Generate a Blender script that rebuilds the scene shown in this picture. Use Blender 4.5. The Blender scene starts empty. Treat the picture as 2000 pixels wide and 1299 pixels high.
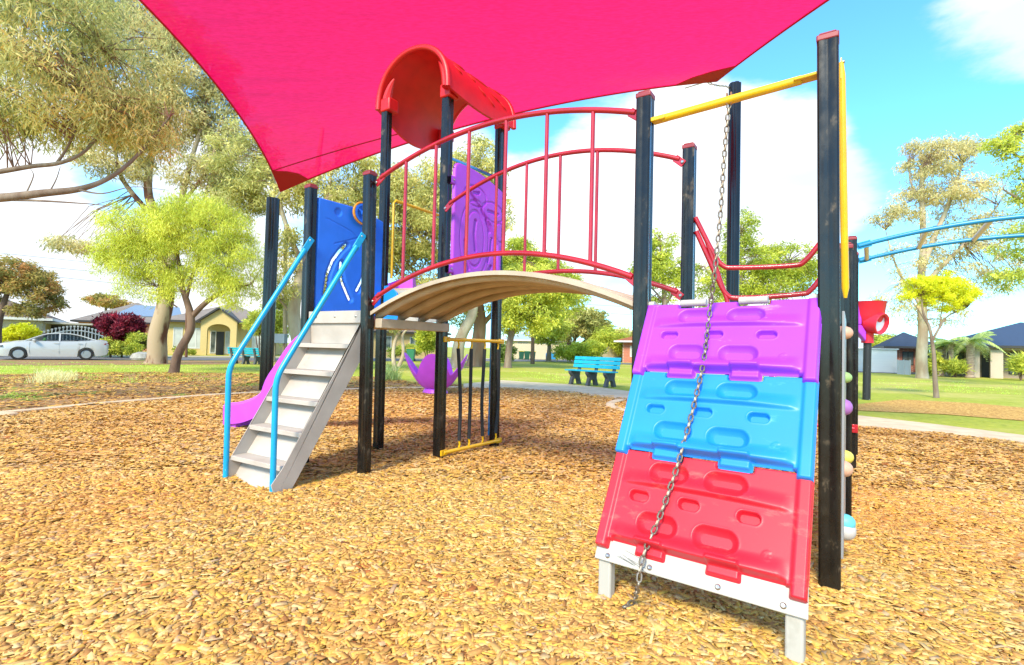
import bpy, math, random
import numpy as np
from mathutils import Vector, Matrix
random.seed(7); rng = np.random.default_rng(11)
SC = bpy.context.scene; COL = SC.collection
# ---------------------------------------------------------------- camera
F_ = 1000.0; H = 1.25; PITCH = math.atan(30.5 / F_); ROLL = math.radians(1.43)
Fv = np.array([0, math.cos(PITCH), math.sin(PITCH)]); U0 = np.array([0, -math.sin(PITCH), math.cos(PITCH)]); R0 = np.array([1., 0, 0])
Rv = math.cos(ROLL) * R0 + math.sin(ROLL) * U0; Uv = -math.sin(ROLL) * R0 + math.cos(ROLL) * U0
CP = np.array([0, 0, H])
cam = bpy.data.objects.new('camera', bpy.data.cameras.new('camera')); COL.objects.link(cam)
cam.data.sensor_width = 36; cam.data.lens = 18.0; cam.data.clip_start = 0.05; cam.data.clip_end = 3000
cam.matrix_world = Matrix(((Rv[0], Uv[0], -Fv[0], 0), (Rv[1], Uv[1], -Fv[1], 0), (Rv[2], Uv[2], -Fv[2], H), (0, 0, 0, 1)))
SC.camera = cam
def ray(x, y): return Fv + Rv * (x - 1000) / F_ - Uv * (y - 649.5) / F_
def G(x, y, z=0.0):
    d = ray(x, y); return CP + d * ((z - H) / d[2])
def D(x, y, Y):
    d = ray(x, y); return CP + d * (Y / d[1])
def PV(x, y, A, B):
    A = np.array(A[:2], float); B = np.array(B[:2], float); n = np.array([-(B - A)[1], (B - A)[0]])
    d = ray(x, y); return CP + d * (((A - CP[:2]) @ n) / (d[:2] @ n))
def hor(x): return 680 + 0.025 * (x - 1000)
# ---------------------------------------------------------------- light
SUN_EL, SUN_AZ = 41, 203          # azimuth of the sun, clockwise from +Y: behind the camera, a little to the left
sd = Vector((math.sin(math.radians(SUN_AZ)) * math.cos(math.radians(SUN_EL)), math.cos(math.radians(SUN_AZ)) * math.cos(math.radians(SUN_EL)), math.sin(math.radians(SUN_EL))))
sun = bpy.data.objects.new('sun', bpy.data.lights.new('sun', 'SUN')); COL.objects.link(sun)
sun.data.energy = 2.7; sun.data.angle = math.radians(13); sun.data.color = (1, .89, .72)
sun.rotation_euler = sd.to_track_quat('Z', 'Y').to_euler()
SC.view_settings.view_transform = 'Standard'; SC.view_settings.look = 'None'; SC.view_settings.gamma = 1; SC.view_settings.exposure = 1.2
SC.cycles.max_bounces = 6; SC.cycles.transparent_max_bounces = 12
W = bpy.data.worlds.new('World'); SC.world = W; W.use_nodes = True
nt = W.node_tree; N = nt.nodes; L = nt.links
for n in list(N): N.remove(n)
def nn(t, **k):
    n = N.new(t)
    for a, b in k.items(): setattr(n, a, b)
    return n
out = nn('ShaderNodeOutputWorld'); bg = nn('ShaderNodeBackground'); bg.inputs[1].default_value = 0.14
sky = nn('ShaderNodeTexSky', sky_type='NISHITA', sun_disc=False, sun_elevation=math.radians(SUN_EL), sun_rotation=math.radians(SUN_AZ)); sky.dust_density = .6; sky.air_density = 1.0; sky.ozone_density = 2.0
geo = nn('ShaderNodeTexCoord'); nz = nn('ShaderNodeTexNoise'); mp = nn('ShaderNodeMapping')
mp.inputs['Scale'].default_value = (1, 1, 2.4)
L.new(geo.outputs['Generated'], mp.inputs[0]); L.new(mp.outputs[0], nz.inputs['Vector'])
nz.inputs['Scale'].default_value = 3.0; nz.inputs['Detail'].default_value = 9; nz.inputs['Roughness'].default_value = .58
def wmath(op, a, b=None, clamp=False):
    m = nn('ShaderNodeMath', operation=op, use_clamp=clamp)
    for i, v in enumerate((a, b)):
        if v is None: continue
        if isinstance(v, (int, float)): m.inputs[i].default_value = v
        else: L.new(v, m.inputs[i])
    return m.outputs[0]
acc = None      # big cloud banks and blue gaps sit at directions of the sky
for (px, py, rad, amp) in [(1480, 330, .30, .55), (1130, 330, .22, .5), (1300, 420, .25, .5), (1640, 300, .16, .6), (1420, 240, .14, .4), (1960, 30, .13, 1.0), (1790, 190, .10, -.6), (150, 560, .30, .3), (60, 470, .25, .25), (540, 560, .2, .2), (1100, 130, .16, -.25),
                           (1520, 110, .20, -.75), (1800, 170, .20, -.7), (1740, 500, .14, -.4), (1700, 600, .14, -.25), (1020, 235, .06, -.5), (1960, 330, .16, -.35), (1210, 590, .12, -.45), (560, 330, .2, .15), (200, 400, .09, -.6), (40, 340, .14, .35), (450, 60, .2, -.3), (1960, 520, .16, -.5), (1300, 100, .25, -.4), (640, 600, .2, -.2)]:
    d = ray(px, py); d = d / np.linalg.norm(d)
    vd = nn('ShaderNodeVectorMath', operation='DISTANCE'); L.new(geo.outputs['Generated'], vd.inputs[0]); vd.inputs[1].default_value = d
    mr = nn('ShaderNodeMapRange', interpolation_type='SMOOTHSTEP'); L.new(vd.outputs['Value'], mr.inputs[0])
    mr.inputs[1].default_value = 0; mr.inputs[2].default_value = rad * 1.5; mr.inputs[3].default_value = amp; mr.inputs[4].default_value = 0
    acc = mr.outputs[0] if acc is None else wmath('ADD', acc, mr.outputs[0])
val = wmath('ADD', wmath('MULTIPLY', nz.outputs['Fac'], 1.5), wmath('MULTIPLY', acc, .75))
mr = nn('ShaderNodeMapRange', interpolation_type='SMOOTHSTEP'); L.new(val, mr.inputs[0]); mr.inputs[1].default_value = .66; mr.inputs[2].default_value = .98
nz2 = nn('ShaderNodeTexNoise'); L.new(mp.outputs[0], nz2.inputs['Vector']); nz2.inputs['Scale'].default_value = 2.2; nz2.inputs['Detail'].default_value = 6
cr = nn('ShaderNodeValToRGB'); L.new(nz2.outputs['Fac'], cr.inputs[0])
cr.color_ramp.elements[0].position = .35; cr.color_ramp.elements[0].color = (3.0, 3.5, 4.0, 1); cr.color_ramp.elements[1].position = .6; cr.color_ramp.elements[1].color = (4.6, 4.62, 4.65, 1)
tint = nn('ShaderNodeMix', data_type='RGBA', blend_type='MULTIPLY'); tint.inputs[0].default_value = 1; L.new(sky.outputs[0], tint.inputs[6]); tint.inputs[7].default_value = (.60, 1.22, 1.52, 1)
mx = nn('ShaderNodeMix', data_type='RGBA'); L.new(mr.outputs[0], mx.inputs[0]); L.new(tint.outputs[2], mx.inputs[6]); L.new(cr.outputs[0], mx.inputs[7])
L.new(mx.outputs[2], bg.inputs[0]); L.new(bg.outputs[0], out.inputs[0])
# ---------------------------------------------------------------- materials
MATS = {}; AS = .78
def mat(name, col, rough=.5, metal=0., var=0., vscale=6., col2=None, bump=0., bscale=40., spec=.5, stretch=(1, 1, 1), trans=0., coat=0., detail=5, lo=.35, hi=.65, obj=True):
    if name in MATS: return MATS[name]
    m = bpy.data.materials.new(name); m.use_nodes = True; t = m.node_tree; b = t.nodes['Principled BSDF']
    col = tuple(c * AS for c in col); col2 = tuple(c * AS for c in col2) if col2 else None
    b.inputs['Base Color'].default_value = (*col, 1); b.inputs['Roughness'].default_value = rough; b.inputs['Metallic'].default_value = metal
    b.inputs['Specular IOR Level'].default_value = spec; b.inputs['Coat Weight'].default_value = coat
    tc = t.nodes.new('ShaderNodeTexCoord'); mp = t.nodes.new('ShaderNodeMapping'); mp.inputs['Scale'].default_value = stretch
    ge = t.nodes.new('ShaderNodeNewGeometry'); t.links.new(ge.outputs['Position'], mp.inputs[0])
    if var or col2:
        n = t.nodes.new('ShaderNodeTexNoise'); n.inputs['Scale'].default_value = vscale; n.inputs['Detail'].default_value = detail; t.links.new(mp.outputs[0], n.inputs['Vector'])
        r = t.nodes.new('ShaderNodeValToRGB'); t.links.new(n.outputs['Fac'], r.inputs[0])
        c2 = col2 or tuple(c * (1 - var) for c in col)
        r.color_ramp.elements[0].position = lo; r.color_ramp.elements[1].position = hi
        r.color_ramp.elements[0].color = (*c2, 1); r.color_ramp.elements[1].color = (*col, 1); t.links.new(r.outputs[0], b.inputs['Base Color'])
    if bump:
        n = t.nodes.new('ShaderNodeTexNoise'); n.inputs['Scale'].default_value = bscale; n.inputs['Detail'].default_value = 4; t.links.new(mp.outputs[0], n.inputs['Vector'])
        bp = t.nodes.new('ShaderNodeBump'); bp.inputs['Strength'].default_value = bump; bp.inputs['Distance'].default_value = .01
        t.links.new(n.outputs['Fac'], bp.inputs['Height']); t.links.new(bp.outputs[0], b.inputs['Normal'])
    if trans:
        b.inputs['Transmission Weight'].default_value = trans
    MATS[name] = m; return m
def leafmat(name, cols, transl=.35):
    if name in MATS: return MATS[name]
    m = bpy.data.materials.new(name); m.use_nodes = True; t = m.node_tree
    for n in list(t.nodes): t.nodes.remove(n)
    o = t.nodes.new('ShaderNodeOutputMaterial'); d = t.nodes.new('ShaderNodeBsdfPrincipled'); tr = t.nodes.new('ShaderNodeBsdfTranslucent'); mi = t.nodes.new('ShaderNodeMixShader')
    d.inputs['Roughness'].default_value = .5; d.inputs['Specular IOR Level'].default_value = .35
    a = t.nodes.new('ShaderNodeAttribute'); a.attribute_name = 'v'; r = t.nodes.new('ShaderNodeValToRGB'); t.links.new(a.outputs['Fac'], r.inputs[0])
    while len(r.color_ramp.elements) < len(cols): r.color_ramp.elements.new(.5)
    for i, c in enumerate(cols):
        r.color_ramp.elements[i].position = i / (len(cols) - 1); r.color_ramp.elements[i].color = (*c, 1)
    t.links.new(r.outputs[0], d.inputs['Base Color']); t.links.new(r.outputs[0], tr.inputs[0]); mi.inputs[0].default_value = transl
    t.links.new(d.outputs[0], mi.inputs[1]); t.links.new(tr.outputs[0], mi.inputs[2]); t.links.new(mi.outputs[0], o.inputs[0])
    MATS[name] = m; return m
# ---------------------------------------------------------------- mesh helpers
LOC = {}
def wl(o):
    p = Vector((0, 0, 0))
    while o is not None: p = p + o.location; o = o.parent
    return p
class MB:
    def __init__(s): s.v = []; s.f = []
    def add(s, vs, fs):
        k = len(s.v); s.v += [tuple(map(float, p)) for p in vs]; s.f += [tuple(i + k for i in f) for f in fs]; return s
    def box(s, c, d, ax=None):
        c = np.array(c, float); ax = np.eye(3) if ax is None else np.array(ax, float)
        vs = [c + ax[0] * (i * d[0] / 2) + ax[1] * (j * d[1] / 2) + ax[2] * (k * d[2] / 2) for i in (-1, 1) for j in (-1, 1) for k in (-1, 1)]
        return s.add(vs, [(0, 1, 3, 2), (4, 6, 7, 5), (0, 4, 5, 1), (2, 3, 7, 6), (0, 2, 6, 4), (1, 5, 7, 3)])
    def bx(s, x0, x1, y0, y1, z0, z1): return s.box(((x0 + x1) / 2, (y0 + y1) / 2, (z0 + z1) / 2), (abs(x1 - x0), abs(y1 - y0), abs(z1 - z0)))
    def bar(s, a, b, w, h, side=None):
        a = np.array(a, float); b = np.array(b, float); d = b - a; l = np.linalg.norm(d); d = d / l
        sd_ = np.array([0, 0, 1.]) if side is None else np.array(side, float)
        x = np.cross(sd_, d)
        if np.linalg.norm(x) < 1e-4: x = np.cross([0, 1, 0], d)
        x /= np.linalg.norm(x); y = np.cross(d, x)
        return s.box((a + b) / 2, (l, w, h), (d, x, y))
    def tube(s, pts, r, n=8, cap=True, smooth=0):
        P = [np.array(p, float) for p in pts]
        if not hasattr(r, '__len__'): r = [r] * len(P)
        if smooth: P, r = crom(P, r, smooth)
        T = [P[min(i + 1, len(P) - 1)] - P[max(i - 1, 0)] for i in range(len(P))]; T = [t / (np.linalg.norm(t) + 1e-9) for t in T]
        a = np.array([0, 0, 1.]) if abs(T[0][2]) < .9 else np.array([1., 0, 0])
        x = np.cross(a, T[0]); x /= np.linalg.norm(x); vs = []; fs = []
        for i, p in enumerate(P):
            x = x - T[i] * (x @ T[i]); x /= np.linalg.norm(x) + 1e-9; y = np.cross(T[i], x)
            for k in range(n):
                q = 2 * math.pi * k / n; vs.append(p + (x * math.cos(q) + y * math.sin(q)) * r[i])
        for i in range(len(P) - 1):
            for k in range(n): fs.append((i * n + k, i * n + (k + 1) % n, (i + 1) * n + (k + 1) % n, (i + 1) * n + k))
        if cap: fs.append(tuple(range(n))[::-1]); fs.append(tuple((len(P) - 1) * n + k for k in range(n)))
        return s.add(vs, fs)
    def lathe(s, prof, c=(0, 0, 0), n=16, ax=None):
        c = np.array(c, float); A = np.eye(3) if ax is None else np.array(ax, float); vs = []; fs = []
        for (r, z) in prof:
            for k in range(n):
                q = 2 * math.pi * k / n; vs.append(c + A[0] * r * math.cos(q) + A[1] * r * math.sin(q) + A[2] * z)
        for i in range(len(prof) - 1):
            for k in range(n): fs.append((i * n + k, i * n + (k + 1) % n, (i + 1) * n + (k + 1) % n, (i + 1) * n + k))
        fs.append(tuple(range(n))[::-1]); fs.append(tuple((len(prof) - 1) * n + k for k in range(n)))
        return s.add(vs, fs)
    def prism(s, poly, vec):
        k = len(poly); vec = np.array(vec, float); P = [np.array(p, float) for p in poly]
        return s.add(P + [p + vec for p in P], [tuple(range(k))[::-1], tuple(range(k, 2 * k))] + [(i, (i + 1) % k, (i + 1) % k + k, i + k) for i in range(k)])
    def build(s, name, m, parent=None, bevel=0, smooth=True, angle=40, local=False, seg=2):
        return mesh_obj(name, np.array(s.v), s.f, m, parent, bevel, smooth, angle, local, seg)
def crom(P, r, k):
    P = [np.array(p, float) for p in P]; Q = []; R = []
    E = [2 * P[0] - P[1]] + P + [2 * P[-1] - P[-2]]
    for i in range(len(P) - 1):
        p0, p1, p2, p3 = E[i:i + 4]
        for j in range(k):
            t = j / k; Q.append(.5 * (2 * p1 + (p2 - p0) * t + (2 * p0 - 5 * p1 + 4 * p2 - p3) * t * t + (3 * p1 - p0 - 3 * p2 + p3) * t ** 3)); R.append(r[i] * (1 - t) + r[i + 1] * t)
    return Q + [P[-1]], R + [r[-1]]
def mesh_obj(name, V, Fc, m, parent=None, bevel=0, smooth=True, angle=40, local=False, seg=2, attr=None, loops=None):
    V = np.asarray(V, float)
    pw = np.array(wl(parent)) if parent is not None else np.zeros(3)
    if local: org = np.zeros(3)
    else:
        lo, hi = V.min(0), V.max(0); org = (lo + hi) / 2
        if parent is None: org[2] = lo[2]
    me = bpy.data.meshes.new(name)
    if loops is None:
        me.from_pydata((V - org).tolist(), [], Fc)
    else:   # all quads, numpy
        q = loops; me.vertices.add(len(V)); me.vertices.foreach_set('co', (V - org).astype(np.float32).ravel())
        me.loops.add(q.size); me.loops.foreach_set('vertex_index', q.astype(np.int32).ravel())
        me.polygons.add(len(q)); me.polygons.foreach_set('loop_start', np.arange(len(q), dtype=np.int32) * q.shape[1]); me.polygons.foreach_set('loop_total', np.full(len(q), q.shape[1], np.int32))
        me.update(calc_edges=True)
    if attr is not None:
        a = me.attributes.new('v', 'FLOAT', 'POINT'); a.data.foreach_set('value', np.asarray(attr, np.float32))
    o = bpy.data.objects.new(name, me); COL.objects.link(o)
    if m is not None:
        for mm in (m if isinstance(m, (list, tuple)) else [m]): me.materials.append(mm)
    if smooth and len(me.polygons):
        me.polygons.foreach_set('use_smooth', [True] * len(me.polygons))
        if angle < 180 and loops is None:
            try: me.set_sharp_from_angle(angle=math.radians(angle))
            except Exception: pass
    if bevel:
        b = o.modifiers.new('bevel', 'BEVEL'); b.width = bevel; b.segments = seg; b.limit_method = 'ANGLE'; b.angle_limit = math.radians(35)
    if parent is not None: o.parent = parent
    o.location = org if local else org - pw
    return o
def tag(o, label, cat=None, group=None, kind=None):
    if label: o['label'] = label
    if cat: o['category'] = cat
    if group: o['group'] = group
    if kind: o['kind'] = kind
    return o
def thing(name, loc, label, cat, group=None, rz=0):
    o = bpy.data.objects.new(name, None); COL.objects.link(o); o.location = [float(c) for c in loc]; o.rotation_euler = (0, 0, rz); o.empty_display_size = .2
    return tag(o, label, cat, group)
def copy_tree(o, parent=None):
    c = o.copy(); COL.objects.link(c); c.parent = parent
    for ch in [x for x in bpy.data.objects if x.parent == o]: copy_tree(ch, c)
    return c
def lerp(a, b, t): return np.array(a, float) * (1 - t) + np.array(b, float) * t
# ---------------------------------------------------------------- colours of things
M_post = None
def post_material():
    m = mat('worn_black_powdercoat', (.016, .013, .011), .34, 0, 0, spec=.25); t = m.node_tree; b = t.nodes['Principled BSDF']
    ge = t.nodes.new('ShaderNodeNewGeometry'); n = t.nodes.new('ShaderNodeTexNoise'); n.inputs['Scale'].default_value = 4.5; n.inputs['Detail'].default_value = 8; n.inputs['Roughness'].default_value = .65
    mp = t.nodes.new('ShaderNodeMapping'); mp.inputs['Scale'].default_value = (2, 2, 1.2); t.links.new(ge.outputs['Position'], mp.inputs[0]); t.links.new(mp.outputs[0], n.inputs['Vector'])
    r = t.nodes.new('ShaderNodeValToRGB'); t.links.new(n.outputs['Fac'], r.inputs[0])
    e = r.color_ramp.elements; e[0].position = .42; e[0].color = (.009, .007, .006, 1); e[1].position = .72; e[1].color = (.13, .095, .06, 1)
    x = e.new(.60); x.color = (.013, .011, .009, 1)
    t.links.new(r.outputs[0], b.inputs['Base Color'])
    r2 = t.nodes.new('ShaderNodeMapRange'); t.links.new(n.outputs['Fac'], r2.inputs[0]); r2.inputs[1].default_value = .35; r2.inputs[2].default_value = .7; r2.inputs[3].default_value = .16; r2.inputs[4].default_value = .42; t.links.new(r2.outputs[0], b.inputs['Roughness'])
    return m
M_post = post_material(); M_post.node_tree.nodes['Principled BSDF'].inputs['Coat Weight'].default_value = .25; M_post.node_tree.nodes['Principled BSDF'].inputs['Coat Roughness'].default_value = .12
M_cap = mat('faded_red_cap', (.36, .03, .04), .45, var=.3)
M_red = mat('red_powdercoat', (.56, .012, .026), .26, var=.25, vscale=5, coat=.2)
M_yel = mat('yellow_powdercoat', (.98, .56, .006), .33, var=.15, vscale=8)
M_cyan = mat('sky_blue_powdercoat', (.004, .42, .76), .3, var=.12)
M_blueb = mat('mid_blue_powdercoat', (.004, .22, .52), .35, var=.15)
M_beige = mat('beige_steel', (.62, .49, .35), .5, col2=(.50, .39, .27), vscale=5, bump=.1)
M_alu = mat('aluminium_plate', (.60, .52, .44), .5, 0, col2=(.50, .43, .36), vscale=4, bump=.12, bscale=90, lo=.3, hi=.6)
M_bolt = mat('steel_bolt', (.55, .52, .48), .3, .9)
M_chain = mat('galvanised_chain', (.36, .32, .25), .42, .55, col2=(.2, .14, .09), vscale=60)
M_pur = mat('purple_plastic', (.44, .055, .86), .42, var=.10, vscale=3, bump=.05, bscale=220)
M_pblu = mat('blue_plastic', (.012, .30, .92), .42, var=.10, vscale=3, bump=.05, bscale=220)
M_pred = mat('red_plastic', (.78, .018, .04), .42, var=.12, vscale=3, bump=.05, bscale=220)
M_dblu = mat('deep_blue_plastic', (.02, .20, .92), .42, var=.12, vscale=5, bump=.05, bscale=200)
M_dpur = mat('violet_panel_plastic', (.50, .06, .78), .42, var=.12, vscale=5, bump=.05, bscale=200)
M_roof = mat('red_roof_plastic', (.80, .010, .012), .42, var=.15, bump=.12, bscale=160)
M_white = mat('cream_powdercoat', (.54, .51, .44), .5, col2=(.46, .43, .36), vscale=14, lo=.28, hi=.42)
M_rub = mat('black_rubber', (.02, .02, .022), .6)
M_orange = mat('orange_plastic', (.85, .32, .03), .4)
def scuff(m, col, lo=.60, hi=.70, scale=7., st=(1, 1, 1), rough=.6):
    t = m.node_tree; b = t.nodes['Principled BSDF']; ge = t.nodes.new('ShaderNodeNewGeometry'); mp = t.nodes.new('ShaderNodeMapping'); mp.inputs['Scale'].default_value = st
    t.links.new(ge.outputs['Position'], mp.inputs[0]); n = t.nodes.new('ShaderNodeTexNoise'); n.inputs['Scale'].default_value = scale; n.inputs['Detail'].default_value = 11; n.inputs['Roughness'].default_value = .72; t.links.new(mp.outputs[0], n.inputs['Vector'])
    q = t.nodes.new('ShaderNodeMapRange'); t.links.new(n.outputs['Fac'], q.inputs[0]); q.inputs[1].default_value = lo; q.inputs[2].default_value = hi
    mx = t.nodes.new('ShaderNodeMix'); mx.data_type = 'RGBA'; t.links.new(q.outputs[0], mx.inputs[0]); src = b.inputs['Base Color']
    if src.links: t.links.new(src.links[0].from_socket, mx.inputs[6])
    else: mx.inputs[6].default_value = src.default_value
    mx.inputs[7].default_value = (*col, 1); t.links.new(mx.outputs[2], src)
scuff(M_pred, (.42, .13, .10), .57, .78, 5, (1, 1, 3)); scuff(M_pur, (.50, .30, .62), .62, .82, 5, (1, 1, 3)); scuff(M_pblu, (.10, .42, .70), .62, .82, 5, (1, 1, 3))
scuff(M_white, (.30, .28, .24), .66, .74, 9, (1, 1, 4)); scuff(M_alu, (.30, .24, .17), .62, .76, 5); scuff(M_post, (.055, .045, .032), .56, .76, 7, (1, 1, .35)); scuff(M_yel, (.35, .16, .02), .70, .76, 18); scuff(M_red, (.20, .02, .02), .68, .76, 16); scuff(M_cyan, (.05, .22, .35), .68, .76, 14); scuff(M_beige, (.22, .16, .10), .64, .76, 5)
M_spur = mat('brightened_purple_plastic', (.66, .09, .88), .36, var=.12, vscale=4)  # purple plastic of slide and seat, colour brightened to offset the sail's shadow
# ---------------------------------------------------------------- plan positions of the posts
L1 = np.array((-1.36, 4.87)); Mp = np.array((-.78, 5.74)); P1 = np.array((.86, 3.40)); P2 = np.array((1.473, 4.308)); Rr = np.array((1.715, 2.745)); R2 = np.array((2.47, 3.80))
Np = np.array((-.19, 6.53)); Sp = np.array((-2.13, 5.34)); Tp = np.array((-1.555, 6.13)); T2 = np.array((-.97, 6.95)); Fp = np.array((3.80, 5.72)); F2 = np.array((4.40, 6.58))
uu = (P1 - L1) / np.linalg.norm(P1 - L1); vv = np.array((-uu[1], uu[0])); UU = np.array((*uu, 0)); VV = np.array((*vv, 0)); ZZ = np.array((0, 0, 1.))
def P3(p, z): return np.array((p[0], p[1], z))
PLAY = thing('play_structure', (0, 5, 0), 'play tower on black posts with arched red railed bridge, steps and coloured climbing wall', 'play structure')
# ---------------------------------------------------------------- ground
def hz(x, y): return .012 * np.sin(x * 2.3 + .7) * np.cos(y * 1.9 + .4) + .008 * np.sin(x * 5.1 + y * 3.7) + .006 * np.sin(y * 7.3 - x * 4.1)
def near_mound(x, y):
    z = np.zeros_like(x)
    for c, a in ((L1, .03), (Rr, .03), ((-2.5, 4.65), .03), ((-1.9, 4.2), .03), (Mp, .02)): z = z + a * np.exp(-((x - c[0]) ** 2 + (y - c[1]) ** 2) / .05)
    for c, a in (((.9, 2.5), -.03), ((-2.3, 4.3), -.02)): z = z + a * np.exp(-((x - c[0]) ** 2 + (y - c[1]) ** 2) / .2)
    return z
def ground_mat(name, c_list, scale, patch=None, bump=.5, pscale=.35, plo=.45, phi=.6):
    m = bpy.data.materials.new(name); m.use_nodes = True; t = m.node_tree; b = t.nodes['Principled BSDF']; b.inputs['Roughness'].default_value = .9; b.inputs['Specular IOR Level'].default_value = .2
    ge = t.nodes.new('ShaderNodeNewGeometry'); n = t.nodes.new('ShaderNodeTexNoise'); n.inputs['Scale'].default_value = scale; n.inputs['Detail'].default_value = 8; n.inputs['Roughness'].default_value = .75
    t.links.new(ge.outputs['Position'], n.inputs['Vector']); r = t.nodes.new('ShaderNodeValToRGB'); t.links.new(n.outputs['Fac'], r.inputs[0])
    while len(r.color_ramp.elements) < len(c_list): r.color_ramp.elements.new(.5)
    for i, c in enumerate(c_list): r.color_ramp.elements[i].position = .3 + .4 * i / (len(c_list) - 1); r.color_ramp.elements[i].color = (*c, 1)
    colr = r.outputs[0]
    if patch:
        n2 = t.nodes.new('ShaderNodeTexNoise'); n2.inputs['Scale'].default_value = pscale; n2.inputs['Detail'].default_value = 7; n2.inputs['Roughness'].default_value = .65; t.links.new(ge.outputs['Position'], n2.inputs['Vector'])
        q = t.nodes.new('ShaderNodeMapRange'); t.links.new(n2.outputs['Fac'], q.inputs[0]); q.inputs[1].default_value = plo; q.inputs[2].default_value = phi
        r3 = t.nodes.new('ShaderNodeValToRGB'); t.links.new(n.outputs['Fac'], r3.inputs[0])
        r3.color_ramp.elements[0].position = .3; r3.color_ramp.elements[0].color = (*patch[0], 1); r3.color_ramp.elements[1].position = .7; r3.color_ramp.elements[1].color = (*patch[1], 1)
        mx = t.nodes.new('ShaderNodeMix'); mx.data_type = 'RGBA'; t.links.new(q.outputs[0], mx.inputs[0]); t.links.new(colr, mx.inputs[6]); t.links.new(r3.outputs[0], mx.inputs[7]); colr = mx.outputs[2]
    t.links.new(colr, b.inputs['Base Color'])
    bp = t.nodes.new('ShaderNodeBump'); bp.inputs['Strength'].default_value = bump; bp.inputs['Distance'].default_value = .03; t.links.new(n.outputs['Fac'], bp.inputs['Height']); t.links.new(bp.outputs[0], b.inputs['Normal'])
    return m
M_grass = ground_mat('lawn', [(.20, .24, .02), (.33, .36, .035), (.44, .44, .05)], 6, patch=((.42, .37, .08), (.56, .46, .14)), pscale=.22, plo=.46, phi=.66)
M_litter = ground_mat('bark_litter', [(.14, .07, .03), (.32, .18, .08), (.46, .30, .14)], 14, patch=((.13, .20, .02), (.27, .32, .04)), pscale=.55, plo=.55, phi=.62)
M_conc = mat('concrete_path', (.84, .68, .42), .85, col2=(.66, .52, .32), vscale=2.5, bump=.2, detail=9)
M_road = mat('asphalt', (.20, .19, .19), .85, var=.2, vscale=2, detail=9)
M_foot = mat('footpath_concrete', (.58, .48, .34), .85, var=.15, vscale=1.5, detail=9)
def sheet(name, pts, z, m, kind='structure'):
    mb = MB(); mb.add([(p[0], p[1], z) for p in pts], [tuple(range(len(pts)))])
    return tag(mb.build(name, m, smooth=False), None, kind=kind)
sheet('ground', [(-900, -60), (900, -60), (900, 1500), (-900, 1500)], -.03, M_grass)
def gp(*pp): return [G(x, y)[:2] for x, y in pp]
# kerb line that closes the chip bed
kerb = [np.array((-15., 1.5)), np.array((-12.5, 5.))] + [G(x, y)[:2] for x, y in [(-60, 815), (0, 808), (100, 799), (200, 789), (330, 779), (440, 771), (600, 764), (760, 759), (900, 757)]]
bed = kerb + [G(x, y)[:2] for x, y in [(980, 757), (1100, 764), (1235, 781), (1400, 792), (1600, 810), (1680, 832), (1850, 848), (2000, 866), (2300, 905)]] + [np.array((16., 1.)), np.array((16., -7)), np.array((-16., -7))]
def inpoly(x, y, poly):
    c = np.zeros(x.shape, bool); n = len(poly)
    for i in range(n):
        x1, y1 = poly[i]; x2, y2 = poly[(i + 1) % n]
        k = ((y1 > y) != (y2 > y)) & (x < (x2 - x1) * (y - y1) / (y2 - y1 + 1e-12) + x1); c ^= k
    return c
def chips_mat():
    m = bpy.data.materials.new('wood_chips'); m.use_nodes = True; t = m.node_tree; b = t.nodes['Principled BSDF']; b.inputs['Roughness'].default_value = .8; b.inputs['Specular IOR Level'].default_value = .25
    a = t.nodes.new('ShaderNodeAttribute'); a.attribute_name = 'v'; r = t.nodes.new('ShaderNodeValToRGB'); r.color_ramp.interpolation = 'LINEAR'; t.links.new(a.outputs['Fac'], r.inputs[0])
    cols = [(0, (.21, .085, .028)), (.12, (.36, .17, .05)), (.26, (.50, .265, .08)), (.42, (.61, .36, .10)), (.56, (.71, .44, .075)), (.68, (.67, .435, .14)), (.80, (.76, .56, .23)), (.90, (.48, .33, .20)), (.96, (.80, .44, .03)), (1, (.42, .15, .04))]
    e = r.color_ramp.elements
    e[0].position = 0; e[0].color = (*cols[0][1], 1); e[1].position = 1; e[1].color = (*cols[-1][1], 1)
    for p, c in cols[1:-1]: x = e.new(p); x.color = (*c, 1)
    ge = t.nodes.new('ShaderNodeNewGeometry'); n = t.nodes.new('ShaderNodeTexNoise'); n.inputs['Scale'].default_value = 90; n.inputs['Detail'].default_value = 3
    t.links.new(ge.outputs['Position'], n.inputs['Vector']); q = t.nodes.new('ShaderNodeMapRange'); t.links.new(n.outputs['Fac'], q.inputs[0]); q.inputs[1].default_value = .3; q.inputs[2].default_value = .7; q.inputs[3].default_value = .80; q.inputs[4].default_value = 1.06
    n3 = t.nodes.new('ShaderNodeTexNoise'); n3.inputs['Scale'].default_value = .38; n3.inputs['Detail'].default_value = 4; t.links.new(ge.outputs['Position'], n3.inputs['Vector'])
    r3 = t.nodes.new('ShaderNodeValToRGB'); t.links.new(n3.outputs['Fac'], r3.inputs[0]); r3.color_ramp.elements[0].position = .35; r3.color_ramp.elements[0].color = (.95, .82, .72, 1); r3.color_ramp.elements[1].position = .6; r3.color_ramp.elements[1].color = (1, 1, 1, 1)
    mx = t.nodes.new('ShaderNodeVectorMath'); mx.operation = 'MULTIPLY'; t.links.new(r.outputs[0], mx.inputs[0]); t.links.new(r3.outputs[0], mx.inputs[1])
    sc = t.nodes.new('ShaderNodeVectorMath'); sc.operation = 'SCALE'; t.links.new(mx.outputs[0], sc.inputs[0]); t.links.new(q.outputs[0], sc.inputs['Scale'])
    t.links.new(sc.outputs[0], b.inputs['Base Color']); return m
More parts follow.
